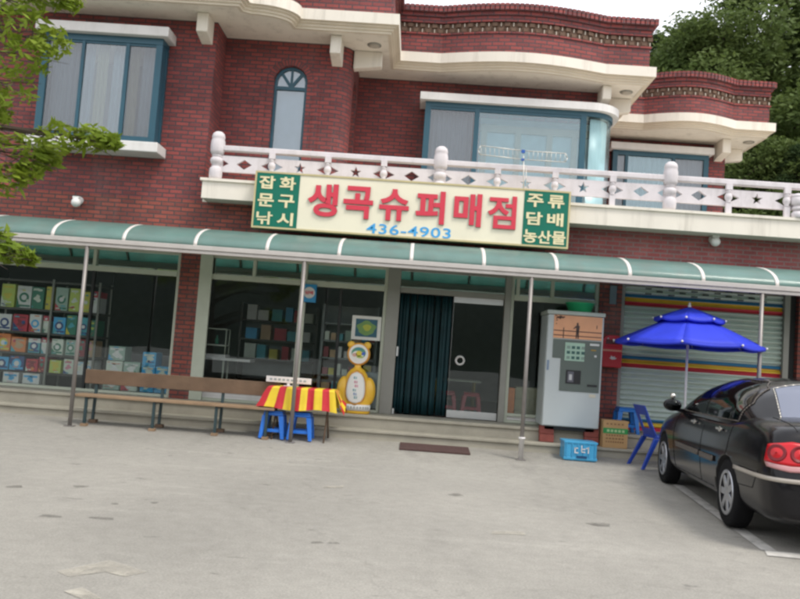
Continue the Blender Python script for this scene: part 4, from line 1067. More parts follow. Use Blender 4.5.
el = lambda cx, cz, a, c_, t=0: [(cx + a*math.cos(k)*math.cos(t) - c_*math.sin(k)*math.sin(t), cz + a*math.cos(k)*math.sin(t) + c_*math.sin(k)*math.cos(t)) for k in np.linspace(0, 6.0, 20)]
m_.prism(el(bx, bz+.875, .105, .085), yy-.006, yy-.0042, 1); m_.prism(el(bx-.01, bz+.845, .085, .06), yy-.008, yy-.0062, 0)
m_.prism(el(bx+.005, bz+.865, .045, .042), yy-.010, yy-.0082, 2); m_.prism(el(bx-.055, bz+.845, .035, .028), yy-.010, yy-.0082, 3); m_.prism(el(bx+.07, bz+.87, .032, .02, .5), yy-.010, yy-.0082, 4)
m_.prism(el(bx+.02, bz+.82, .05, .02), yy-.010, yy-.0084, 5); m_.prism(el(bx, bz+.935, .06, .015), yy-.008, yy-.0062, 6)
m_.build('face_disc', [bw, cmat('disc_green', (.10,.28,.20)), cmat('disc_yellow', (.65,.55,.05)), cmat('disc_pink', (.60,.35,.28)), cmat('disc_blue', (.05,.12,.50)), cmat('disc_lime', (.40,.50,.10)), cmat('disc_teal', (.05,.25,.28))], hd)
def belly(scale_w, off, m, name, zc=.375, hw=.132, hh=.225, parent=bear):
    b_ = MB(); rows_ = []
    for k in range(15):
        t_ = -1 + 2*k/14; zz = bz + zc + hh*scale_w*t_; ww = (hw*scale_w) * math.sqrt(max(.003, 1 - abs(t_)**2.6)) * (1 - .12*t_)
        row_ = []
        for q in range(11):
            x = bx + ww*(-1 + 2*q/10); rr = np.interp(zz-bz, [p_[1] for p_ in prof[1:]], [p_[0] for p_ in prof[1:]])
            y = by - .62*math.sqrt(max(1e-4, rr*rr - (x-bx)**2)) - off; row_.append((x, y, zz))
        rows_.append(row_)
    b_.grid(rows_); return b_.build(name, m, parent, solid=.006)
belly(1.12, .004, bear_e, 'belly_edge'); bp_ = belly(1.0, .012, bw, 'belly_panel')
def on_body(x, z, off=.018):
    rr = np.interp(z-bz, [p_[1] for p_ in prof[1:]], [p_[0] for p_ in prof[1:]]); return (x, by - .62*math.sqrt(max(1e-4, rr*rr-(x-bx)**2)) - off, z)
LT = [cmat('letter_teal', (.05,.30,.36)), cmat('letter_pink', (.62,.10,.25)), cmat('letter_blue', (.08,.22,.5)), cmat('letter_grey', (.35,.36,.34))]
for k, (zz, mi) in enumerate(((.515,0), (.455,1), (.40,1), (.34,0), (.285,2), (.235,0))):
    b_ = MB(); c_ = Vector(on_body(bx + .012*((k*7) % 3 - 1), bz+zz))
    for dx, dz, sw, sh_ in ((-.014,.012,.022,.009), (.014,0,.008,.034), (-.012,-.010,.026,.008), (-.016,0,.008,.02)):
        b_.box(c_.x+dx-sw/2, c_.x+dx+sw/2, c_.y-.003, c_.y+.012, c_.z+dz-sh_/2, c_.z+dz+sh_/2)
    b_.build('belly_lettering', LT[mi], bp_)
b_ = MB(); rows_ = [[(bx + .2235*math.sin(a)*1.01, by - .62*.2235*math.cos(a)*1.01, bz+z_) for a in np.linspace(-1.45, 1.45, 22)] for z_ in (.045, .135)]
b_.grid(rows_); bb = b_.build('base_band', bw, bear, solid=.005)
b_ = MB()
for k in range(11):
    a = -1.0 + k*.2; c_ = (bx + .228*math.sin(a), by - .62*.228*math.cos(a) - .003, bz+.09); b_.obox(c_, (.026, .006, .036), Matrix.Rotation(a*.6, 3, 'Z'))
b_.build('band_lettering', LT[3], bb)
# ------------------------------------------------------------------ doormat
m_ = MB(); y0, y1 = -1.30, -.86; m_.add([(-.10,y0,gz(y0)+.005),(.84,y0,gz(y0)+.005),(.84,y1,gz(y1)+.005),(-.10,y1,gz(y1)+.005),(-.10,y0,gz(y0)+.022),(.84,y0,gz(y0)+.022),(.84,y1,gz(y1)+.022),(-.10,y1,gz(y1)+.022)],
    [(0,3,2,1),(4,5,6,7),(0,1,5,4),(1,2,6,5),(2,3,7,6),(3,0,4,7)])
tag(m_.build('door_mat', mat('brown_mat', (.085,.045,.040), .95, var=.3, vscale=20, bump=.6)), 'dark brown doormat on the ground before the shop steps', 'doormat')

# ------------------------------------------------------------------ drinks vending machine
vm = thing('vending_machine', (2.26, -.36, .45), 'white coffee vending machine with sunset picture beside the brick pier', 'vending machine')
vw = mat('vending_white', (.46,.50,.50), .4, var=.05, vscale=2, grime=.08, coat=.2); vg = mat('vending_greygreen', (.10,.125,.11), .4, var=.08)
x0, x1, y0, y1, z0, z1 = 1.86, 2.655, -.66, -.06, .455, 2.09
m_ = MB(); m_.box(x0, x1, y0+.05, y1, z0, z1-.06); m_.build('cabinet', vw, vm, bevel=.012)
m_ = MB(); m_.box(x0-.012, x1+.012, y0-.01, y1+.01, z1-.058, z1); m_.build('top_cap', mat('vending_cap', (.42,.46,.42), .45), vm, bevel=.01)
m_ = MB(); m_.box(x0+.003, x1-.003, y0, y0+.048, z0+.01, z1-.062); dr_ = m_.build('door', vw, vm, bevel=.012)
m_ = MB(); m_.box(x0+.085, x1-.03, y0-.010, y0-.001, 1.70, 2.025, 0)
m_.box(x0+.085, x1-.03, y0-.0125, y0-.0105, 1.80, 1.812, 1); m_.box(x0+.085, x1-.03, y0-.0125, y0-.0105, 1.735, 1.747, 1); m_.box(x0+.22, x0+.232, y0-.0125, y0-.0105, 1.702, 1.85, 1); m_.box(x1-.11, x1-.10, y0-.0125, y0-.0105, 1.86, 1.91, 1)
cx = x0+.42   # a standing figure and a leafy branch in silhouette
m_.prism([(cx-.02,1.705),(cx-.005,1.705),(cx,1.78),(cx+.008,1.705),(cx+.024,1.705),(cx+.022,1.80),(cx+.028,1.86),(cx+.03,1.885),(cx+.012,1.895),(cx+.012,1.92),(cx-.002,1.935),(cx-.016,1.92),(cx-.012,1.895),(cx-.03,1.88),(cx-.06,1.845),(cx-.055,1.838),(cx-.02,1.86),(cx-.018,1.80)], y0-.0125, y0-.0105, 1)
r3 = random.Random(3)
for k in range(26):
    a = r3.uniform(0, 6.28); px, pz = x0+.10 + abs(r3.gauss(0,.06)), 2.015 - abs(r3.gauss(0,.035)); s_ = r3.uniform(.008,.016)
    m_.prism([(px+s_*math.cos(a+q*2.1), pz+s_*math.sin(a+q*2.1)) for q in range(3)], y0-.0125, y0-.0105, 1)
m_.build('picture_panel', [mat('sunset_print', (.74,.36,.19), .35, var=.25, vscale=3), cmat('silhouette', (.05,.025,.02))], dr_)
m_ = MB(); m_.prism([(x0+.21,.965),(x1-.03,.965),(x1-.03,1.685),(x0+.09,1.685),(x0+.09,1.42),(x0+.21,1.42)], y0-.014, y0-.001); cp = m_.build('control_panel', vg, dr_, bevel=.004)
m_ = MB(); m_.box(x0+.26, x1-.26, y0-.022, y0-.0145, 1.39, 1.645, 0)
for r_ in range(3):
    for c_ in range(4): m_.box(x0+.285+c_*.068, x0+.33+c_*.068, y0-.027, y0-.0222, 1.415+r_*.072, 1.455+r_*.072, 1 if (c_ in (1,2) or r_ == 1) else 2)
m_.build('selection_panel', [mat('pale_green_panel', (.34,.50,.40), .4), cmat('button_dark', (.03,.10,.09)), cmat('button_grey', (.20,.28,.24))], cp) if False else m_.build('selection_panel', [mat('pale_green_panel', (.34,.50,.40), .4), cmat('button_dark', (.03,.10,.09)), cmat('button_grey', (.20,.28,.24))], dr_)
m_ = MB(); m_.box(x0+.29, x0+.50, y0-.020, y0-.0145, 1.07, 1.26, 0); m_.box(x0+.315, x0+.40, y0-.026, y0-.0205, 1.09, 1.24, 1); m_.box(x0+.335, x0+.375, y0-.031, y0-.0265, 1.12, 1.20, 2)
m_.build('cup_hatch', [black, cmat('hatch_grey', (.10,.10,.12)), cmat('cup_pale', (.45,.45,.45))], dr_)
m_ = MB(); m_.box(x1-.19, x1-.06, y0-.022, y0-.0145, 1.62, 1.65, 0); m_.box(x1-.17, x1-.10, y0-.022, y0-.0145, 1.55, 1.565, 1); m_.box(x1-.12,x1-.09,y0-.024,y0-.0145,1.46,1.49,0); m_.box(x1-.20,x1-.06,y0-.02,y0-.0145,1.045,1.075,2)
m_.build('coin_slot', [silver, cmat('slot_amber', (.4,.25,.03)), black], dr_)
m_ = MB(); m_.box(x0+.02, x0+.05, y0-.006, y0-.001, 1.24, 1.38); m_.build('grey_label', cmat('label_bluegrey', (.18,.24,.34)), dr_)
m_ = MB(); m_.box(x0+.10, x0+.17, y0-.006, y0-.001, 1.60, 1.69); m_.build('price_card', cmat('card_cream', (.60,.58,.40)), dr_)
m_ = MB(); m_.box(x1-.16, x1-.07, y0-.006, y0-.001, .895, .94); m_.build('paper_sticker', cmat('sticker_cream', (.60,.56,.44)), dr_)
m_ = MB(); m_.box(x0+.05, x1-.05, y0+.06, y1-.02, .41, .455); m_.build('base_plinth', black, vm)
bsn = MB(); bsn.lathe([(.02,2.092),(.15,2.092),(.16,2.10),(.20,2.215),(.215,2.225),(.215,2.235),(.195,2.232),(.155,2.115),(.02,2.105)], (2.36, -.36, 0), 28)
tag(bsn.build('plastic_basin', mat('green_basin', (.03,.42,.17), .35, coat=.2)), 'bright green plastic basin on top of the vending machine', 'basin')
brick_l = mat('loose_brick', (.26,.07,.055), .85, var=.25, vscale=9, bump=.4)
for k, (x, z) in enumerate(((1.95,.228), (1.945,.342), (2.02,.228), (2.58,.228), (2.575,.342))):
    if k == 2: continue
    m_ = MB(); m_.box(x-.10, x+.10, -.60, -.50, z, z+.11)
    tag(m_.build('loose_brick', brick_l, bevel=.006), f"loose red brick propping the vending machine, {'lower' if z < .3 else 'upper'} one under its {'front edge nearer the door' if x < 2.2 else 'corner near the carton'}", 'brick', 'bricks propping the vending machine')
# blue crate, carton
bc = thing('plastic_crate', (2.31, -1.0, gz(-1.0)), 'light blue plastic crate on the ground before the vending machine', 'crate')
cb = mat('light_blue_plastic', (.06,.36,.62), .4, var=.08, coat=.1); z0 = gz(-1.16)
m_ = MB(); X0_, X1_, Y0_, Y1_ = 2.09, 2.54, -1.17, -.83
m_.box(X0_+.01, X1_-.01, Y0_+.01, Y0_+.025, z0+.01, z0+.25); m_.box(X0_+.01, X1_-.01, Y1_-.025, Y1_-.01, z0+.01, z0+.25); m_.box(X0_+.01, X0_+.025, Y0_+.025, Y1_-.025, z0+.01, z0+.25); m_.box(X1_-.025, X1_-.01, Y0_+.025, Y1_-.025, z0+.01, z0+.25)
m_.box(X0_+.025, X1_-.025, Y0_+.025, Y1_-.025, z0+.002, z0+.02)
m_.box(X0_, X1_, Y0_, Y1_, z0+.235, z0+.262); m_.box(X0_, X1_, Y0_, Y0_+.0095, z0+.02, z0+.05)
for k in range(6): m_.box(X0_+.03+k*.076, X0_+.045+k*.076, Y0_-.004, Y0_+.0095, z0+.05, z0+.235)
m_.build('crate_body', cb, bc, bevel=.004)
m_ = MB()
for dx, dz, sw, sh_ in ((0,.06,.05,.014),(-.012,.03,.014,.07),(.012,.0,.04,.014),(.075,.06,.012,.08),(.10,.05,.05,.014),(.10,.012,.05,.014),(.165,.04,.014,.085),(.15,.065,.04,.012)):
    m_.box(X0_+.16+dx-sw/2, X0_+.16+dx+sw/2, Y0_-.007, Y0_-.0045, z0+.115+dz-sh_/2, z0+.115+dz+sh_/2)
m_.build('white_marks', white_p, bc)
m_ = MB(); m_.box(X0_+.17, X0_+.31, Y0_-.007, Y0_-.0045, z0+.045, z0+.075); m_.build('hand_hole', cmat('hand_hole_blue', (.01,.06,.16)), bc)
cbx = thing('cardboard_box', (2.88, -.62, .228), 'tan cardboard carton with a green band in front of the brick pier', 'carton')
m_ = MB(); m_.box(2.70, 3.04, -.745, -.515, .228, .605); 
for z_, n_, w_ in ((.545,5,.03), (.39,7,.022), (.345,6,.03), (.30,8,.02)):
    for k in range(n_): m_.box(2.74+k*.26/n_, 2.74+k*.26/n_+w_, -.7465, -.7445, z_, z_+.022, 1)
m_.build('carton', [mat('cardboard_tan', (.44,.27,.12), .8, var=.12), cmat('print_brown', (.22,.12,.05))], cbx)
m_ = MB(); m_.box(2.699, 3.041, -.7475, -.7455, .425, .500); m_.build('green_band', cmat('carton_band_green', (.03,.26,.07)), cbx)
m_ = MB()
for k in range(5): m_.box(2.75+k*.052, 2.785+k*.052, -.7495, -.7478, .445, .48)
m_.build('band_printing', cmat('band_pale', (.35,.50,.25)), cbx)
# red wall box
rb = thing('red_post_box', (2.90, -.1, 1.33), 'red wall mounted post box on the brick pier beside the vending machine', 'post box')
rm = mat('post_red', (.50,.012,.022), .35, var=.08, coat=.3)
m_ = MB(); m_.prism([(2.755,1.34),(3.045,1.34),(3.045,1.72)] + arc(2.955,1.72,.09,0,90,6) + arc(2.845,1.72,.09,90,180,6)[0:] , -.20, -.003); m_.build('box_body', rm, rb, bevel=.012)
m_ = MB(); m_.box(2.80, 3.00, -.235, -.2015, 1.655, 1.675, 0); m_.box(2.80, 3.00, -.207, -.2015, 1.68, 1.745, 1); m_.build('letter_slot', [rm, cmat('slot_dark_red', (.08,.005,.01))], rb)
m_ = MB(); m_.box(2.76, 3.04, -.2055, -.2015, 1.575, 1.60); m_.build('pale_stripe', cmat('stripe_peach', (.65,.30,.20)), rb)
m_ = MB(); m_.prism([(2.86,1.475),(2.90,1.455),(2.945,1.46),(2.97,1.48),(2.935,1.485),(2.945,1.505),(2.905,1.495),(2.885,1.515),(2.88,1.485)], -.2055, -.2015); m_.build('white_emblem', white_p, rb)
m_ = MB()
for x, z in ((2.83,1.76), (2.97,1.765), (2.91,1.72)): m_.sphere((x, -.203, z), .012)
m_.build('bright_rivet', silver, rb)
# plastic chairs
def chair(x, y, rz, m, label):
    z = gz(y); o = thing('plastic_chair', (x, y, z), label, 'chair', None, rz)
    def bld(mb, n): return mb.build(n, m, o, bevel=.006, local=True)
    m_ = MB()   # local +x is forward
    m_.add([(-.20,-.19,.40),(.21,-.21,.42),(.21,.21,.42),(-.20,.19,.40),(-.20,-.19,.425),(.21,-.21,.445),(.21,.21,.445),(-.20,.19,.425)], [(0,3,2,1),(4,5,6,7),(0,1,5,4),(1,2,6,5),(2,3,7,6),(3,0,4,7)])
    m_.box(.18,.215,-.205,.205,.38,.418); bld(m_, 'seat')
    m_ = MB()   # bent back with a hand hole
    for j0, j1, a, c_ in ((-.19,.19,0,.10), (-.19,-.10,.10,.27), (.10,.19,.10,.27), (-.19,.19,.27,.40)):
        q = []
        for h in (a, c_):
            for yy in (j0, j1):
                for d in (0, .022): q.append((-.20 - .46*h + d + .35*yy*yy, yy*(1 - .25*h), .42 + h))
        m_.add(q, [(0,1,3,2),(4,6,7,5),(0,2,6,4),(1,5,7,3),(0,4,5,1),(2,3,7,6)])
    bld(m_, 'backrest')
    for sx, x0_, x1_ in ((-1,-.18,-.37), (1,.19,.25)):
        for sy in (-1, 1):
            m_ = MB(); q = []
            for (cx_, cy_, cz_, w_) in ((x1_, sy*.225, 0, .022), (x0_, sy*.18, .40, .034)): q += [(cx_-w_,cy_-w_*.7,cz_),(cx_+w_,cy_-w_*.7,cz_),(cx_+w_,cy_+w_*.7,cz_),(cx_-w_,cy_+w_*.7,cz_)]
            m_.add(q, [(0,3,2,1),(4,5,6,7),(0,1,5,4),(1,2,6,5),(2,3,7,6),(3,0,4,7)]); bld(m_, 'leg')
    return o
chair(3.38, -1.22, math.radians(9), mat('deep_blue_plastic', (.012,.05,.34), .4, coat=.1), 'deep blue plastic chair seen from its side next to the parked car')
chair(3.12, -1.42+.98, math.radians(-62), mat('mid_blue_plastic', (.02,.15,.50), .4, coat=.1), 'lighter blue plastic chair half hidden behind the deep blue one') if False else None
stool(3.13, -.24, 'lighter blue plastic stool on the step behind the deep blue chair', mat('mid_blue_plastic', (.02,.17,.52), .4, coat=.1), None, .408)
# parasol
pu = thing('blue_parasol', (3.72, -1.0, gz(-1.0)), 'bright blue two tier parasol on a thin pole in front of the shutter', 'parasol')
par_b = translucent_mat('parasol_blue_cloth', (.055,.090,.86), .42, .6, 0)
def tier(r0, z0, r1, z1, zmid=.0, n=8, rings=7):
    m_ = MB()
    for k in range(n):
        a0, a1 = 2*math.pi*(k+.5)/n, 2*math.pi*(k+1.5)/n; rows_ = []
        for j in range(rings):
            t_ = j/(rings-1); r = r0 + (r1-r0)*t_; z = z0 + (z1-z0)*t_ + zmid*math.sin(math.pi*t_)
            row_ = []
            for q in range(7):
                s_ = q/6; sag = .035*t_*math.sin(math.pi*s_)
                p0 = Vector((r*math.cos(a0), r*math.sin(a0))); p1 = Vector((r*math.cos(a1), r*math.sin(a1))); p = p0.lerp(p1, s_)
                row_.append((3.72 + p.x, -1.0 + p.y, z - sag*.6))
            rows_.append(row_)
        m_.grid(rows_, 0, True)
        e = rows_[-1]; m_.grid([e, [(x, y, z-.045) for x, y, z in e]], 0, True)   # valance
    return m_
can = tier(.30, 2.05, .97, 1.735, .004).build('canopy', par_b, pu, solid=.003)
tier(.01, 2.235, .46, 2.075, .004).build('top_tier', par_b, pu, solid=.003)
m_ = MB(); m_.tube((3.72,-1.0,gz(-1)+.05), (3.72,-1.0,2.24), .017, .017, 10); m_.lathe([(.02,2.235),(.025,2.25),(.012,2.275),(.02,2.285),(.005,2.30)], (3.72,-1.0,0), 10); m_.build('pole', white_p, pu)
m_ = MB(); m_.lathe([(.02,gz(-1)),(.22,gz(-1)),(.22,gz(-1)+.05),(.05,gz(-1)+.08),(.04,gz(-1)+.22),(.02,gz(-1)+.22)], (3.72,-1.0,0), 20); m_.build('base', white_p, pu)
m_ = MB()
for k in range(8):
    a = 2*math.pi*(k+.5)/8; c_, s_ = math.cos(a), math.sin(a)
    m_.tube((3.72+.04*c_, -1.0+.04*s_, 2.03), (3.72+.955*c_, -1.0+.955*s_, 1.715), .006, .006, 5)
    m_.tube((3.72+.02*c_, -1.0+.02*s_, 1.72), (3.72+.5*c_, -1.0+.5*s_, 1.86), .005, .005, 5)
m_.build('ribs', silver, pu)
m_ = MB()
for r, z in ((.985, 1.725), (.47, 2.065)):
    for k in range(8):
        a = 2*math.pi*(k+.5)/8; m_.sphere((3.72+r*math.cos(a), -1.0+r*math.sin(a), z), .016, 0, 8)
m_.build('rib_tips', white_p, pu)
# ------------------------------------------------------------------ parked car (local frame: +x forward, +y to its left, z up, rear bumper at x = 0)
car = thing('parked_car', (3.756, -3.71, .008), 'black four door sedan with round double tail lamps parked nose to the shop', 'car')
ALPHA = math.atan2(2.62, .23)
paint = mat('black_car_paint', (.008,.0075,.009), .16, var=.05, coat=.08, spec=.28)
car_glass = glass_mat('car_glass', (.40,.44,.43), .30, .01, rough=.05, gcol=(.42,.43,.45)); rear_glass = glass_mat('car_rear_glass', (.45,.48,.50), .22, .02, rough=.12, gcol=(.60,.63,.75))
chrome = mat('chrome_trim', (.60,.57,.52), .22, metal=.9, var=.04); tyre_m = mat('tyre_rubber', (.010,.010,.011), .85, var=.2, spec=.15); rim_m = mat('alloy_rim', (.42,.43,.46), .35, metal=.85, var=.1)
trim_m = mat('rub_strip', (.085,.070,.058), .4); well_m = mat('wheel_well_black', (.006,.006,.006), .9)
CX0 = -2.37
def L(p): return (p[0] + CX0, p[1], p[2])
def ip(s, tab): return float(np.interp(s, [t[0] for t in tab], [t[1] for t in tab]))
TW = [(0,.70),(.03,.78),(.10,.84),(.25,.88),(.6,.895),(1.4,.91),(3.2,.91),(3.9,.89),(4.3,.85),(4.55,.76),(4.68,.64),(4.745,.50)]
TT = [(0,.58),(.03,.66),(.07,.80),(.11,.93),(.17,.995),(.30,1.03),(.62,1.06),(.9,1.06),(1.2,1.02),(3.2,.985),(3.5,.965),(3.9,.90),(4.3,.81),(4.55,.72),(4.68,.62),(4.745,.52)]
TB = [(0,.30),(.05,.245),(.2,.215),(.5,.205),(4.2,.20),(4.55,.22),(4.70,.26),(4.745,.34)]
def section(s):
    w, zt, zb = ip(s, TW), ip(s, TT), ip(s, TB); H = zt - zb
    return [(0,zb),(.70*w,zb),(.90*w,zb+.01),(.965*w,zb+.10*H),(.99*w,zb+.30*H),(w,zb+.50*H),(.992*w,zb+.66*H),(.965*w,zb+.82*H),(.915*w,zb+.925*H),(.80*w,zb+.985*H),(.45*w,zt+.012),(0,zt+.022)]
SS = [0,.03,.07,.11,.17,.25,.38,.6,.8,1.0,1.25,1.5,1.8,2.1,2.4,2.7,3.0,3.3,3.5,3.7,3.9,4.1,4.3,4.45,4.57,4.66,4.72,4.745]
def car_body():
    bm = bmesh.new(); rings = []
    for s in SS:
        sec = section(s); full = sec + [(-y, z) for y, z in sec[-2:0:-1]]
        rings.append([bm.verts.new(L((s, y, z))) for y, z in full])
    n = len(rings[0])
    for a, b_ in zip(rings[:-1], rings[1:]):
        for k in range(n): bm.faces.new((a[k], b_[k], b_[(k+1) % n], a[(k+1) % n]))
    bm.faces.new(rings[0]); bm.faces.new(rings[-1][::-1])
    bmesh.ops.recalc_face_normals(bm, faces=bm.faces[:])
    me = bpy.data.meshes.new('body'); bm.to_mesh(me); bm.free()
    o = bpy.data.objects.new('body', me); COL.objects.link(o)
    md = o.modifiers.new('s', 'SUBSURF'); md.levels = md.render_levels = 2
    cutters = []
    for s in (1.115, 3.815):
        for sy in (-1, 1):
            m_ = MB(); m_.tube(L((s, sy*.58, .315)), L((s, sy*1.2, .315)), .338, .338, 40); c = m_.build('cutter', well_m); cutters.append(c)
            md = o.modifiers.new('b', 'BOOLEAN'); md.operation = 'DIFFERENCE'; md.object = c; md.solver = 'EXACT'; md.material_mode = 'TRANSFER'
    me.materials.append(paint)
    dg = bpy.context.evaluated_depsgraph_get(); dg.update()
    me2 = bpy.data.meshes.new_from_object(o.evaluated_get(dg), preserve_all_data_layers=True, depsgraph=dg); me2.name = 'body'
    o.modifiers.clear(); o.data = me2
    for c in cutters: bpy.data.objects.remove(c)
    for p in me2.polygons: p.use_smooth = True
    o.parent = car
    return o
body = car_body()
ZB = .96
TR = [(.52,1.00),(.66,1.065),(.85,1.185),(1.05,1.300),(1.25,1.362),(1.45,1.392),(1.8,1.408),(2.15,1.408),(2.45,1.38),(2.7,1.315),(3.0,1.20),(3.3,1.075),(3.48,.99)]
TYB = [(.52,.66),(.66,.72),(.9,.785),(1.2,.835),(1.6,.85),(2.6,.85),(3.0,.83),(3.3,.79),(3.48,.74)]
def cab(s, q):
    """q 0 at the belt line to 1 on the roof centre line"""
    H = ip(s, TR) - ZB; yb = ip(s, TYB); a = q*math.pi/2; n = 2.55
    y = yb*math.cos(a)**(2/n) if q < 1 else 0; z = H*math.sin(a)**(2/n) if q > 0 else 0
    return (s, y, ZB - .03*(1-q) + z)
m_ = MB(); NS = np.linspace(.52, 3.48, 60); QS = np.linspace(0, 1, 17)
for sg_ in (1, -1):
    g_ = [[L((p[0], sg_*p[1], p[2])) for p in (cab(s, q) for s in NS)] for q in (QS if sg_ == -1 else QS[::-1])]
    m_.grid(g_)
rf = m_.build('roof', paint, car, local=True)
def tree_of(*obs):
    vs, fs = [], []
    for o in obs:
        k = len(vs); vs += [v.co.copy() for v in o.data.vertices]; fs += [[i + k for i in p.vertices] for p in o.data.polygons]
    return BVHTree.FromPolygons(vs, fs)
BV = tree_of(body); CV = tree_of(rf); ALLV = tree_of(body, rf)
def cast(bv, p, d, off):
    h = bv.ray_cast(Vector(p), Vector(d).normalized(), 6)
    if h[0] is None: return None
    n = h[1]
    if n.dot(Vector(d)) > 0: n = -n
    return h[0] + n*off
def patch(bv, lo, hi, d, off, nu=14, nv=6, sub=True):
    """lo, hi: polylines of ray starts (lower and upper edge); returns grid rows"""
    def samp(P, t):
        ls = [0]
        for a, b_ in zip(P[:-1], P[1:]): ls.append(ls[-1] + math.dist(a, b_))
        return Vector([np.interp(t*ls[-1], ls, [p[k] for p in P]) for k in range(3)])
    rows_ = []
    for j in range(nv+1):
        r_ = []
        for i in range(nu+1):
            p = samp(lo, i/nu).lerp(samp(hi, i/nu), j/nv); r_.append(cast(bv, p, d, off))
        rows_.append(r_)
    return rows_
def add_patch(mb, rows_, mi=0):
    ok = lambda *a: all(x is not None for x in a)
    vs, ix, fs = [], {}, []
    for j, r_ in enumerate(rows_):
        for i, p in enumerate(r_):
            if p is not None: ix[j, i] = len(vs); vs.append(p)
    for j in range(len(rows_)-1):
        for i in range(len(rows_[0])-1):
            q = [(j, i), (j, i+1), (j+1, i+1), (j+1, i)]
            if all(k in ix for k in q): fs.append(tuple(ix[k] for k in q))
    mb.add(vs, fs, mi, True)
def sidepts(P, sy): return [(p[0]+CX0, sy*2.0, p[1]) for p in P]
for sy in (1, -1):
    d = (0, -sy, 0)
    # door glass: rear door, front door; thin bright surround
    RW_lo, RW_hi = [(1.12,.985),(1.30,.98),(1.98,.975)], [(1.06,1.15),(1.22,1.27),(1.45,1.33),(1.98,1.345)]
    FW_lo, FW_hi = [(2.06,.975),(2.9,.97),(3.22,.97)], [(2.06,1.345),(2.35,1.325),(2.62,1.26),(3.22,.985)]
    for nm, lo, hi in (('rear_door_window', RW_lo, RW_hi), ('front_door_window', FW_lo, FW_hi)):
        m_ = MB(); add_patch(m_, patch(CV, sidepts(lo, sy), sidepts(hi, sy), d, .006)); m_.build(nm, car_glass, car, local=True)
    m_ = MB()
    lines = [[(1.06,.975),(3.26,.962)], [(1.03,1.15),(1.20,1.29),(1.44,1.352),(2.05,1.368),(2.36,1.345),(2.64,1.275)], [(1.06,.975),(1.03,1.15)]]
    for ln in lines:
        pts = []
        for (a, za), (b_, zb_) in zip(ln[:-1], ln[1:]):
            for k in range(8): pts.append((a+(b_-a)*k/8, za+(zb_-za)*k/8))
        pts.append(ln[-1]); pp = [cast(CV, (x+CX0, sy*2, z), d, .006) for x, z in pts]; pp = [p for p in pp if p]
        m_.path(pp, .0065, 6)
    m_.build('window_surround', trim_m, car, local=True)
    # shut lines and rub strips
    for ln in ([(2.02,.30),(2.02,.93)], [(3.18,.30),(3.25,.70),(3.22,.92)], [(1.35,.36),(1.22,.55),(1.12,.72),(1.10,.93)], [(1.35,.30),(3.18,.29)], [(.30,.62),(.42,.46),(.78,.44)]):
        pts = []; m_ = MB()
        for (a, za), (b_, zb_) in zip(ln[:-1], ln[1:]):
            for k in range(8): pts.append((a+(b_-a)*k/8, za+(zb_-za)*k/8))
        pts.append(ln[-1]); pp = [cast(BV, (x+CX0, sy*2, z), d, .0005) for x, z in pts]; m_.path([p for p in pp if p], .004, 5)
        m_.build('door_seam', well_m, car, local=True)
    for a, b_ in ((1.50,1.99), (2.05,3.05)):
        m_ = MB(); add_patch(m_, patch(BV, sidepts([(a,.545),(b_,.54)], sy), sidepts([(a,.60),(b_,.595)], sy), d, .014, 12, 2)); m_.build('rub_strip', trim_m, car, local=True, solid=.012)
    for x in (1.42, 2.40):
        c = cast(BV, (x+CX0, sy*2, .865), d, .02); m_ = MB(); m_.obox(c, (.17,.022,.026)); c2_ = cast(BV, (x+.04+CX0, sy*2, .865), d, .004); m_.obox(c2_, (.05,.012,.05))
        m_.build('door_handle', chrome, car, local=True, bevel=.006)
    mp = Vector(L((3.14, sy*.955, 1.005))); m_ = MB(); m_.sphere(mp, .105, 0, 20, (.62,1.05,.70)); m_.bar(mp + Vector((0,-sy*.05,-.05)), mp + Vector((.04,-sy*.20,-.07)), .05, .04)
    mo = m_.build('door_mirror', paint, car, local=True); m_ = MB(); m_.sphere(mp + Vector((-.045,0,0)), .085, 0, 18, (.35,1.02,.66)); m_.build('mirror_glass', car_glass, mo, local=True)
    if sy == 1: m_ = MB(); m_.sphere(mp + Vector((.0,.0,.105)), .034, 0, 14); m_.build('auxiliary_mirror', chrome, mo, local=True)
    # wheels
    for s in (1.115, 3.815):
        yw = sy*.80; c = L((s, yw, .312)); m_ = MB()
        m_.lathe([(.20,-.085),(.285,-.09),(.305,-.075),(.312,-.045),(.312,.045),(.305,.075),(.285,.09),(.20,.085)], c, 40, 0, 'y', cap=False); w_ = m_.build('wheel', tyre_m, car, local=True)
        m_ = MB(); yo = sy*.085
        m_.lathe([(.175,-.09),(.205,-.095),(.212,-.07),(.212,.07),(.205,.095),(.175,.09)], c, 36, 0, 'y', cap=False)
        m_.lathe([(.01,yo-sy*.03),(.06,yo-sy*.03),(.06,yo),(.01,yo)], c, 20, 0, 'y')
        for k in range(7):
            a = 2*math.pi*k/7; r0, r1 = .045, .195; p0 = Vector((c[0]+r0*math.cos(a), c[1]+yo-sy*.01, c[2]+r0*math.sin(a))); p1 = Vector((c[0]+r1*math.cos(a), c[1]+yo-sy*.015, c[2]+r1*math.sin(a)))
            q = Matrix.Rotation(-a, 3, 'Y'); m_.obox((p0+p1)/2, ((p1-p0).length, .028, .062), q)
        m_.build('rim', rim_m, w_, local=True, bevel=.004)
        m_ = MB(); m_.lathe([(.01,-.02),(.18,-.02),(.18,.02),(.01,.02)], (c[0], c[1]+sy*.03, c[2]), 24, 0, 'y'); m_.build('brake_disc', well_m, w_, local=True)
    # tail lamps: red housing with two round lenses over a clear strip, wrapped round the corner
    ang = math.radians(28)
    def corner(u, z): # u 0 outboard on the flank .. 1 inboard
        return u, z
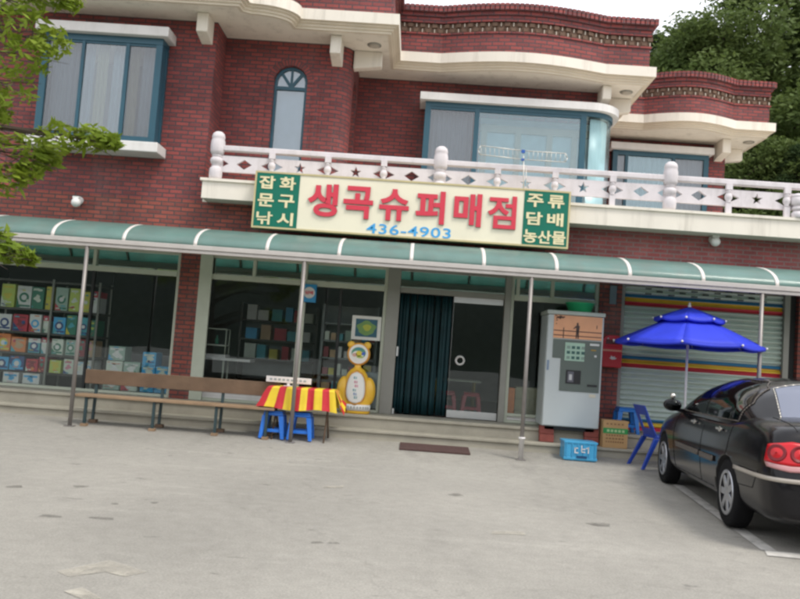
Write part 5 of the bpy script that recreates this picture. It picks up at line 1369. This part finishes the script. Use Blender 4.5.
    dd = Vector((math.cos(ang), -sy*math.sin(ang), 0)); base = Vector(L((.12, sy*.62, 0))) - dd*2; side_ = Vector((-sy*dd.y*0 + math.sin(ang), sy*math.cos(ang), 0))
    def pts_(P): return [tuple(base + side_*u + Vector((0,0,z))) for u, z in P]
    lo, hi = [(-.20,.705),(.05,.695),(.235,.715)], [(-.20,.860),(.05,.880),(.215,.848)]
    order = (lambda P: P) if sy == 1 else (lambda P: P)
    m_ = MB(); add_patch(m_, patch(BV, pts_(lo), pts_(hi), dd, .012, 20, 8)); tl_ = m_.build('tail_lamp', mat('tail_lamp_red', (.52,.010,.018), .25, coat=.15, spec=.3, var=.1) if 'tail_lamp_red' not in MATS else MATS['tail_lamp_red'], car, local=True, solid=.02)
    m_ = MB(); add_patch(m_, patch(BV, pts_([(-.20,.655),(.05,.647),(.21,.675)]), pts_([(-.20,.702),(.05,.692),(.232,.712)]), dd, .012, 20, 3)); m_.build('clear_lens', mat('tail_lamp_clear', (.45,.20,.20), .2, coat=1) if 'tail_lamp_clear' not in MATS else MATS['tail_lamp_clear'], tl_, local=True, solid=.02)
    for u in (-.01, .145):
        m_ = MB()
        def disc(r0, r1, off0, off1, mi, n=22):
            vs = []
            for r_, of in ((r0, off0), (r1, off1)):
                for k in range(n):
                    a = 2*math.pi*k/n; pt = base + side_*(u + r_*math.cos(a)) + Vector((0,0,.787 + r_*math.sin(a))); vs.append(cast(BV, pt, dd, of))
            if all(v is not None for v in vs): m_.add(vs, [(k, (k+1) % n, n+(k+1) % n, n+k) for k in range(n)], mi, True)
        disc(.068, .060, .022, .030, 1); disc(.060, .040, .030, .024, 1); disc(.040, .004, .024, .034, 0)
        m_.build('round_lens', [mat('lens_red', (.50,.012,.018), .25, coat=.15, spec=.3) if 'lens_red' not in MATS else MATS['lens_red'], mat('lens_dark_red', (.16,.003,.008), .25, coat=.15, spec=.3) if 'lens_dark_red' not in MATS else MATS['lens_dark_red']], tl_, local=True)
    # headlamp
    ddh = Vector((-math.cos(ang), -sy*math.sin(ang), 0)); bh = Vector(L((4.6, sy*.55, 0))) - ddh*2; sh2 = Vector((-math.sin(ang), sy*math.cos(ang), 0))
    m_ = MB(); add_patch(m_, patch(BV, [tuple(bh + sh2*u + Vector((0,0,z))) for u, z in ((-.18,.58),(.22,.60))], [tuple(bh + sh2*u + Vector((0,0,z))) for u, z in ((-.18,.68),(.22,.71))], ddh, .008, 14, 5)); m_.build('headlamp', mat('headlamp_lens', (.55,.57,.60), .1, coat=1) if 'headlamp_lens' not in MATS else MATS['headlamp_lens'], car, local=True)
# rear and front screens
def toppts(P): return [(p[0]+CX0, p[1], 3.0) for p in P]
m_ = MB(); add_patch(m_, patch(CV, toppts([(.67,-.56),(.60,0),(.67,.56)]), toppts([(1.17,-.46),(1.24,0),(1.17,.46)]), (0,0,-1), .006, 18, 8)); m_.build('rear_window', rear_glass, car, local=True)
m_ = MB(); edge = [(.67,-.565),(.60,0),(.67,.565),(1.18,.47),(1.25,0),(1.18,-.47),(.67,-.565)]; pts = []
def smooth_edge(a, b_, bow, n=12): return [(a[0]+(b_[0]-a[0])*k/n + bow*math.sin(math.pi*k/n), a[1]+(b_[1]-a[1])*k/n) for k in range(n)]
for a, b_, bw_ in (((.665,-.57),(.665,.57),-.062), ((.665,.57),(1.185,.475),0), ((1.185,.475),(1.185,-.475),.065), ((1.185,-.475),(.665,-.57),0)): pts += smooth_edge(a, b_, bw_)
pts.append(pts[0]); pp = [cast(CV, (x+CX0, y, 3), (0,0,-1), .004) for x, y in pts]; m_.path([p for p in pp if p], .006, 6); m_.build('window_surround', chrome, car, local=True)
m_ = MB(); add_patch(m_, patch(CV, toppts([(3.36,-.62),(3.44,0),(3.36,.62)]), toppts([(2.62,-.50),(2.56,0),(2.62,.50)]), (0,0,-1), .006, 18, 8)); m_.build('windscreen', car_glass, car, local=True)
m_ = MB(); m_.obox(L((1.32,0,1.402)), (.05,.05,.012)); m_.build('roof_antenna', chrome, car, local=True)
# bumper strip, boot seams, plate
m_ = MB(); pp = []
for k in range(61):
    a = math.radians(-86 + 172*k/60); dr3 = Vector((math.cos(a), -math.sin(a), 0)); st_ = Vector(L((.62, 0, .565))) - dr3*2.5
    if abs(a) > 1.2: st_ = Vector(L((.62 + (abs(a)-1.2)*.9, 0, .565))) - dr3*2.5
    h = BV.ray_cast(st_, dr3, 6)[0]; pp.append(h - dr3*.008 if h else None)
for _ in range(6): pp = [pp[0]] + [(p0 + p1*2 + p2)/4 if p0 and p1 and p2 else p1 for p0, p1, p2 in zip(pp[:-2], pp[1:-1], pp[2:])] + [pp[-1]]
pp = [p + (p - Vector(L((.9, 0, .565)))).normalized()*.016 for p in pp if p]; m_.grid([pp, [p + Vector((0,0,.017)) for p in pp], [p + Vector((0,0,.034)) for p in pp]])
m_.build('bumper_strip', mat('bumper_strip_grey', (.40,.36,.31), .3, coat=.3), car, local=True, solid=.012)
m_ = MB()
for ln in ([(-.62,.645),(.62,.645)], [(-.60,.50),(.60,.50)]):
    pts = [(ln[0][0] + (ln[1][0]-ln[0][0])*k/24, ln[0][1]) for k in range(25)]; q = [cast(BV, (CX0-2, y, z), (1,0,0), .001) for y, z in pts]; m_.path([p for p in q if p], .005, 5)
for sy in (-1, 1):
    pts = [(.16 + .52*k/12, sy*(.62+.02*k/12)) for k in range(13)]; q = [cast(BV, (x+CX0, y, 3), (0,0,-1), .001) for x, y in pts]; m_.path([p for p in q if p], .004, 5)
m_.build('boot_seam', well_m, car, local=True)
m_ = MB(); m_.obox(L((.035,0,.80)), (.012,.34,.155), Matrix.Rotation(math.radians(-14), 3, 'Y')); m_.build('number_plate', mat('plate_white', (.6,.6,.58), .4), car, local=True)
m_ = MB(); m_.box(CX0+.1, CX0+4.6, -.55, .55, .19, .30); m_.build('underbody', well_m, car, local=True)
# cabin furniture seen through the glass
seat_m = mat('car_seat_grey', (.10,.095,.09), .8)
for sy in (-1, 1):
    m_ = MB(); m_.obox(L((2.28, sy*.38, .98)), (.16,.46,.55), Matrix.Rotation(.25, 3, 'Y')); m_.obox(L((2.22, sy*.38, 1.27)), (.09,.26,.15)); m_.build('front_seat', seat_m, car, local=True, bevel=.04)
m_ = MB(); m_.obox(L((1.30, 0, .98)), (.18,1.25,.5), Matrix.Rotation(.35, 3, 'Y')); m_.build('rear_seat', seat_m, car, local=True, bevel=.04)
car.rotation_euler = (0, 0, ALPHA); car.scale = (.93, .93, .95)

# ------------------------------------------------------------------ trees and land
bark = mat('tree_bark', (.07,.05,.035), .9, var=.3, vscale=4, bump=.6, bscale=14)
def leaf_mesh(name, clumps, per, size, m, seed, flat=.6, long=1.6):
    """leaf sized faces scattered round clump centres (x, y, z, radius)"""
    r = np.random.default_rng(seed); C = np.repeat(np.array(clumps), per, 0); n = len(C)
    d = r.normal(size=(n,3)); d /= np.linalg.norm(d, axis=1)[:,None]; rad = C[:,3:4]*r.uniform(.25,1.05,(n,1))**.6
    c = C[:,:3] + d*rad*np.array([1,1,flat])
    a = r.normal(size=(n,3)); a[:,2] *= .5; a /= np.linalg.norm(a, axis=1)[:,None]
    b = np.cross(a, r.normal(size=(n,3))); b /= np.linalg.norm(b, axis=1)[:,None]
    s = size*r.uniform(.6,1.3,(n,1))
    v = np.stack([c - a*s*long*.5, c + b*s*.32, c + a*s*long*.5, c - b*s*.32], 1).reshape(-1,3)
    me = bpy.data.meshes.new(name); me.vertices.add(4*n); me.vertices.foreach_set('co', v.ravel()); me.loops.add(4*n); me.loops.foreach_set('vertex_index', np.arange(4*n, dtype=np.int32))
    me.polygons.add(n); me.polygons.foreach_set('loop_start', np.arange(0,4*n,4, dtype=np.int32)); me.polygons.foreach_set('loop_total', np.full(n,4,dtype=np.int32)); me.materials.append(m); me.update(); me.validate()
    return me
leaf_dk = leaf_mat('pine_needles', (.026,.054,.018), (.088,.128,.042), .7)
leaf_md = leaf_mat('broad_leaves', (.062,.105,.028), (.165,.215,.062), .6)
leaf_yl = leaf_mat('fresh_leaves', (.120,.200,.018), (.290,.360,.040), 3)
def trunk_mesh(name, h, r, limbs, seed):
    q = random.Random(seed); mb = MB(); pts = [Vector((0,0,-.4))]; n = 7
    for k in range(1, n+1): pts.append(Vector((q.uniform(-.12,.12)*k/n*h*.1, q.uniform(-.12,.12)*k/n*h*.1, h*k/n)))
    for k in range(n): mb.tube(pts[k], pts[k+1], r*(1-.85*k/n)*(1.25 if k == 0 else 1), r*(1-.85*(k+1)/n), 9, cap=False)
    for e in limbs:
        e = Vector(e); t = max(.25, min(.9, (e.z-.12*h)/h)) ; b = pts[0].lerp(pts[-1], t*.9); mid = b.lerp(e, .55) + Vector((0,0,.04*h))
        mb.tube(b, mid, r*.35, r*.2, 6, cap=False); mb.tube(mid, e, r*.2, r*.05, 6, cap=False)
    return mb
def make_tree_kind(kind, seed):
    q = random.Random(seed); cl = []
    if kind == 'broadleaf_tree':
        H = 8.5
        for k in range(58):
            a = q.uniform(0, 6.283); z = q.uniform(.22, 1.0); rr = 2.6*math.sin(math.pi*min(1, (z-.12)/.93))**.7*q.uniform(.35, 1.05)
            cl.append((rr*math.cos(a), rr*math.sin(a), z*H + q.uniform(-.3,.3), q.uniform(.5,1.0)))
        per, size, m = 560, .105, leaf_md
    elif kind == 'bushy_tree':
        H = 6.5
        for k in range(50):
            a = q.uniform(0, 6.283); z = q.uniform(.12, 1.0); rr = 2.5*math.sin(math.pi*min(1, z*.88))**.6*q.uniform(.4, 1.05)
            cl.append((rr*math.cos(a), rr*math.sin(a), z*H, q.uniform(.5,.95)))
        per, size, m = 560, .105, leaf_md
    else:
        H = 10.5
        for lv in range(13):
            z = .14 + .86*lv/12; rr = 2.5*(1-z)**.75 + .25
            for k in range(max(2, int(8*(1-z)+3))):
                a = q.uniform(0, 6.283); f = q.uniform(.35, 1.05); cl.append((rr*f*math.cos(a), rr*f*math.sin(a), z*H - .25*f + q.uniform(-.25,.25), q.uniform(.38,.72)))
        per, size, m = 460, .10, leaf_dk
    me = leaf_mesh('crown', cl, per, size, m, seed, .55 if kind == 'pine_tree' else .75)
    lim = [c[:3] for c in q.sample(cl, 14)]
    return kind, me, trunk_mesh('trunk', H*.92, .16 if kind != 'pine_tree' else .18, lim, seed)
KINDS = [make_tree_kind('broadleaf_tree', 11), make_tree_kind('bushy_tree', 23), make_tree_kind('pine_tree', 31), make_tree_kind('pine_tree', 47), make_tree_kind('broadleaf_tree', 59)]
TRUNKS = []
for kd, me, tm in KINDS:
    o = tm.build('trunk', bark); TRUNKS.append(o.data); bpy.data.objects.remove(o)
def hill_z(x, y):
    z = 0
    if y > 9.5: z = (1 - math.exp(-(y-9.5)/26)) * 15 * (1 + .18*math.sin(x*.11+.6) + .10*math.sin(x*.23+y*.1))
    return z
def plant(k, x, y, sc, rz, label, group='trees on the slope behind the shop'):
    kd, me, _ = KINDS[k]
    t = thing(kd, (x, y, hill_z(x, y) - .1), label, 'tree', group, rz); t.scale = (sc, sc, sc*rnd.uniform(.94,1.08))
    for nm, d in (('crown', me), ('trunk', TRUNKS[k])):
        o = bpy.data.objects.new(nm, d); COL.objects.link(o); o.parent = t
    return t
soil = mat('hill_soil', (.045,.060,.022), .95, var=.4, vscale=.5, bump=.6, bscale=4)
g = MB(); xs = np.linspace(-70, 80, 61); ys = np.concatenate([np.linspace(9.2, 40, 28), np.linspace(44, 110, 14)])
g.grid([[(x, y, hill_z(x, y) + .01) for x in xs] for y in ys]); struct(g.build('hillside', soil))
# far wooded ridge all round the valley (the shop glass mirrors it)
ridge_m = leaf_mat('far_wood', (.018,.030,.018), (.040,.058,.030), .05)
g = MB(); rows_ = []
for rr, hh in ((75, 0), (95, 5), (125, 11), (165, 17), (230, 22)):
    rows_.append([(rr*math.cos(a), rr*math.sin(a), hh*(1 + .3*math.sin(3*a+1) + .16*math.sin(7*a) + .08*math.sin(17*a)) - .3) for a in np.linspace(math.pi*.98, math.pi*2.02, 90)])
g.grid(rows_); struct(g.build('hills', ridge_m))
KL = {0: 'leafy mid green broadleaf tree', 1: 'rounded bushy green tree', 2: 'dark green pine tree', 3: 'dark green pine tree', 4: 'leafy mid green broadleaf tree'}
WOOD = [(0, 9.5, 15.6, 1.17, 'first one right of the middle parapet'), (4, 9.9, 16.4, 1.12, 'just left of the tallest crown'),   # kind, x, y, scale, what tells it apart
    (2, 8.1, 17.5, .90, 'rising just right of the middle parapet'), (3, 9.1, 16.6, 1.02, 'with a thin pointed top against the white sky'),
    (0, 12.0, 16.6, 1.40, 'tallest of the crowns against the sky'), (4, 14.0, 17.5, 1.52, 'at the upper right corner against the sky'), (2, 15.0, 15.0, .98, 'standing low and dark beyond the right end of the balcony'),
    (1, 9.7, 13.6, .92, 'filling the gap above the right parapet'), (1, 12.0, 13.2, .95, 'close behind the right wing of the roof'), (3, 11.2, 12.2, .62, 'short and dark beside the right eave'),
    (2, 13.2, 12.4, .72, 'dark, just over the balcony handrail'), (0, 16.5, 20.5, 1.15, 'partly cut by the right edge'), (1, 14.4, 13.2, .8, 'low, behind the end of the handrail'), (4, 11.0, 21, 1.0, 'farther up the slope between two pines'),
    (3, 17.5, 16.5, 1.0, 'outermost of the dark ones'), (0, 9.4, 20.5, .92, 'farther up the slope left of the tall crown')]
for k, x, y, sc, what in WOOD:
    plant(k, x, y, sc, rnd.uniform(0, 6.28), f'{KL[k]} {what}')
# the street tree whose branches hang into view
st_ = thing('street_tree', (-4.75, -6.3, 0), 'bright yellow green leafy tree whose branches hang over the window', 'tree')
tips = [(-3.24,-6.0,3.55,.22), (-2.98,-6.0,3.46,.15), (-3.30,-5.95,3.12,.20), (-3.10,-6.1,3.30,.18), (-2.60,-6.0,2.72,.13), (-2.82,-6.05,2.70,.15), (-3.05,-5.95,2.62,.17), (-3.22,-6,2.36,.15), (-3.06,-6,2.42,.10), (-2.44,-6,2.70,.08), (-3.24,-6,1.90,.12), (-3.12,-6,1.80,.10), (-2.98,-6,1.77,.07),
        (-2.87,-6,3.80,.10), (-3.05,-6,3.84,.14), (-3.32,-5.9,3.80,.2), (-2.95,-5.9,2.56,.10), (-3.35,-6.1,2.72,.18), (-3.4,-6,1.95,.14), (-3.36,-6,2.9,.12)]
q = random.Random(5)
tips = [(x, y, z + .06, r_*1.1) for x, y, z, r_ in tips]; more = []
for k in range(84):
    a = q.uniform(0, 6.283); rr = q.uniform(.3, 1.5); more.append((-5.15 + rr*math.cos(a)*.95, -6.5 + rr*math.sin(a), q.uniform(2.6, 5.4), q.uniform(.2,.36)))
more = [m for m in more if m[0] < -3.6]
off = Vector(st_.location)
cl = [(x-off.x, y-off.y, z-off.z, r_) for x, y, z, r_ in tips + more]
o = bpy.data.objects.new('crown', leaf_mesh('crown', cl, 120, .05, leaf_yl, 3, .8, 2.1)); COL.objects.link(o); o.parent = st_
m_ = MB(); tp = [Vector((-4.75,-6.3,-.2)), Vector((-4.72,-6.3,1.2)), Vector((-4.80,-6.35,2.4)), Vector((-4.85,-6.4,3.6)), Vector((-4.9,-6.4,5.0))]
for k in range(4): m_.tube(tp[k], tp[k+1], .13-.028*k, .13-.028*(k+1), 10, cap=False)
for x, y, z, r_ in tips + more[::2]:
    e = Vector((x, y, z)); h = max(1.1, min(4.2, z-.25 if x > -3.7 else z-.8)); b = Vector((-4.8,-6.35,h)); mid = b.lerp(e, .5) + Vector((0,0,.18))
    for k_ in range(7): m_.tube(mid.lerp(e, .5+.07*k_), e + Vector((q.gauss(0, r_*.7), q.gauss(0, r_*.7), q.gauss(0, r_*.6))), .0035, .0015, 4, cap=False)
    m_.tube(b, mid, .022, .013, 6, cap=False); m_.tube(mid, e, .013, .004, 5, cap=False)
m_.build('trunk', bark, st_)
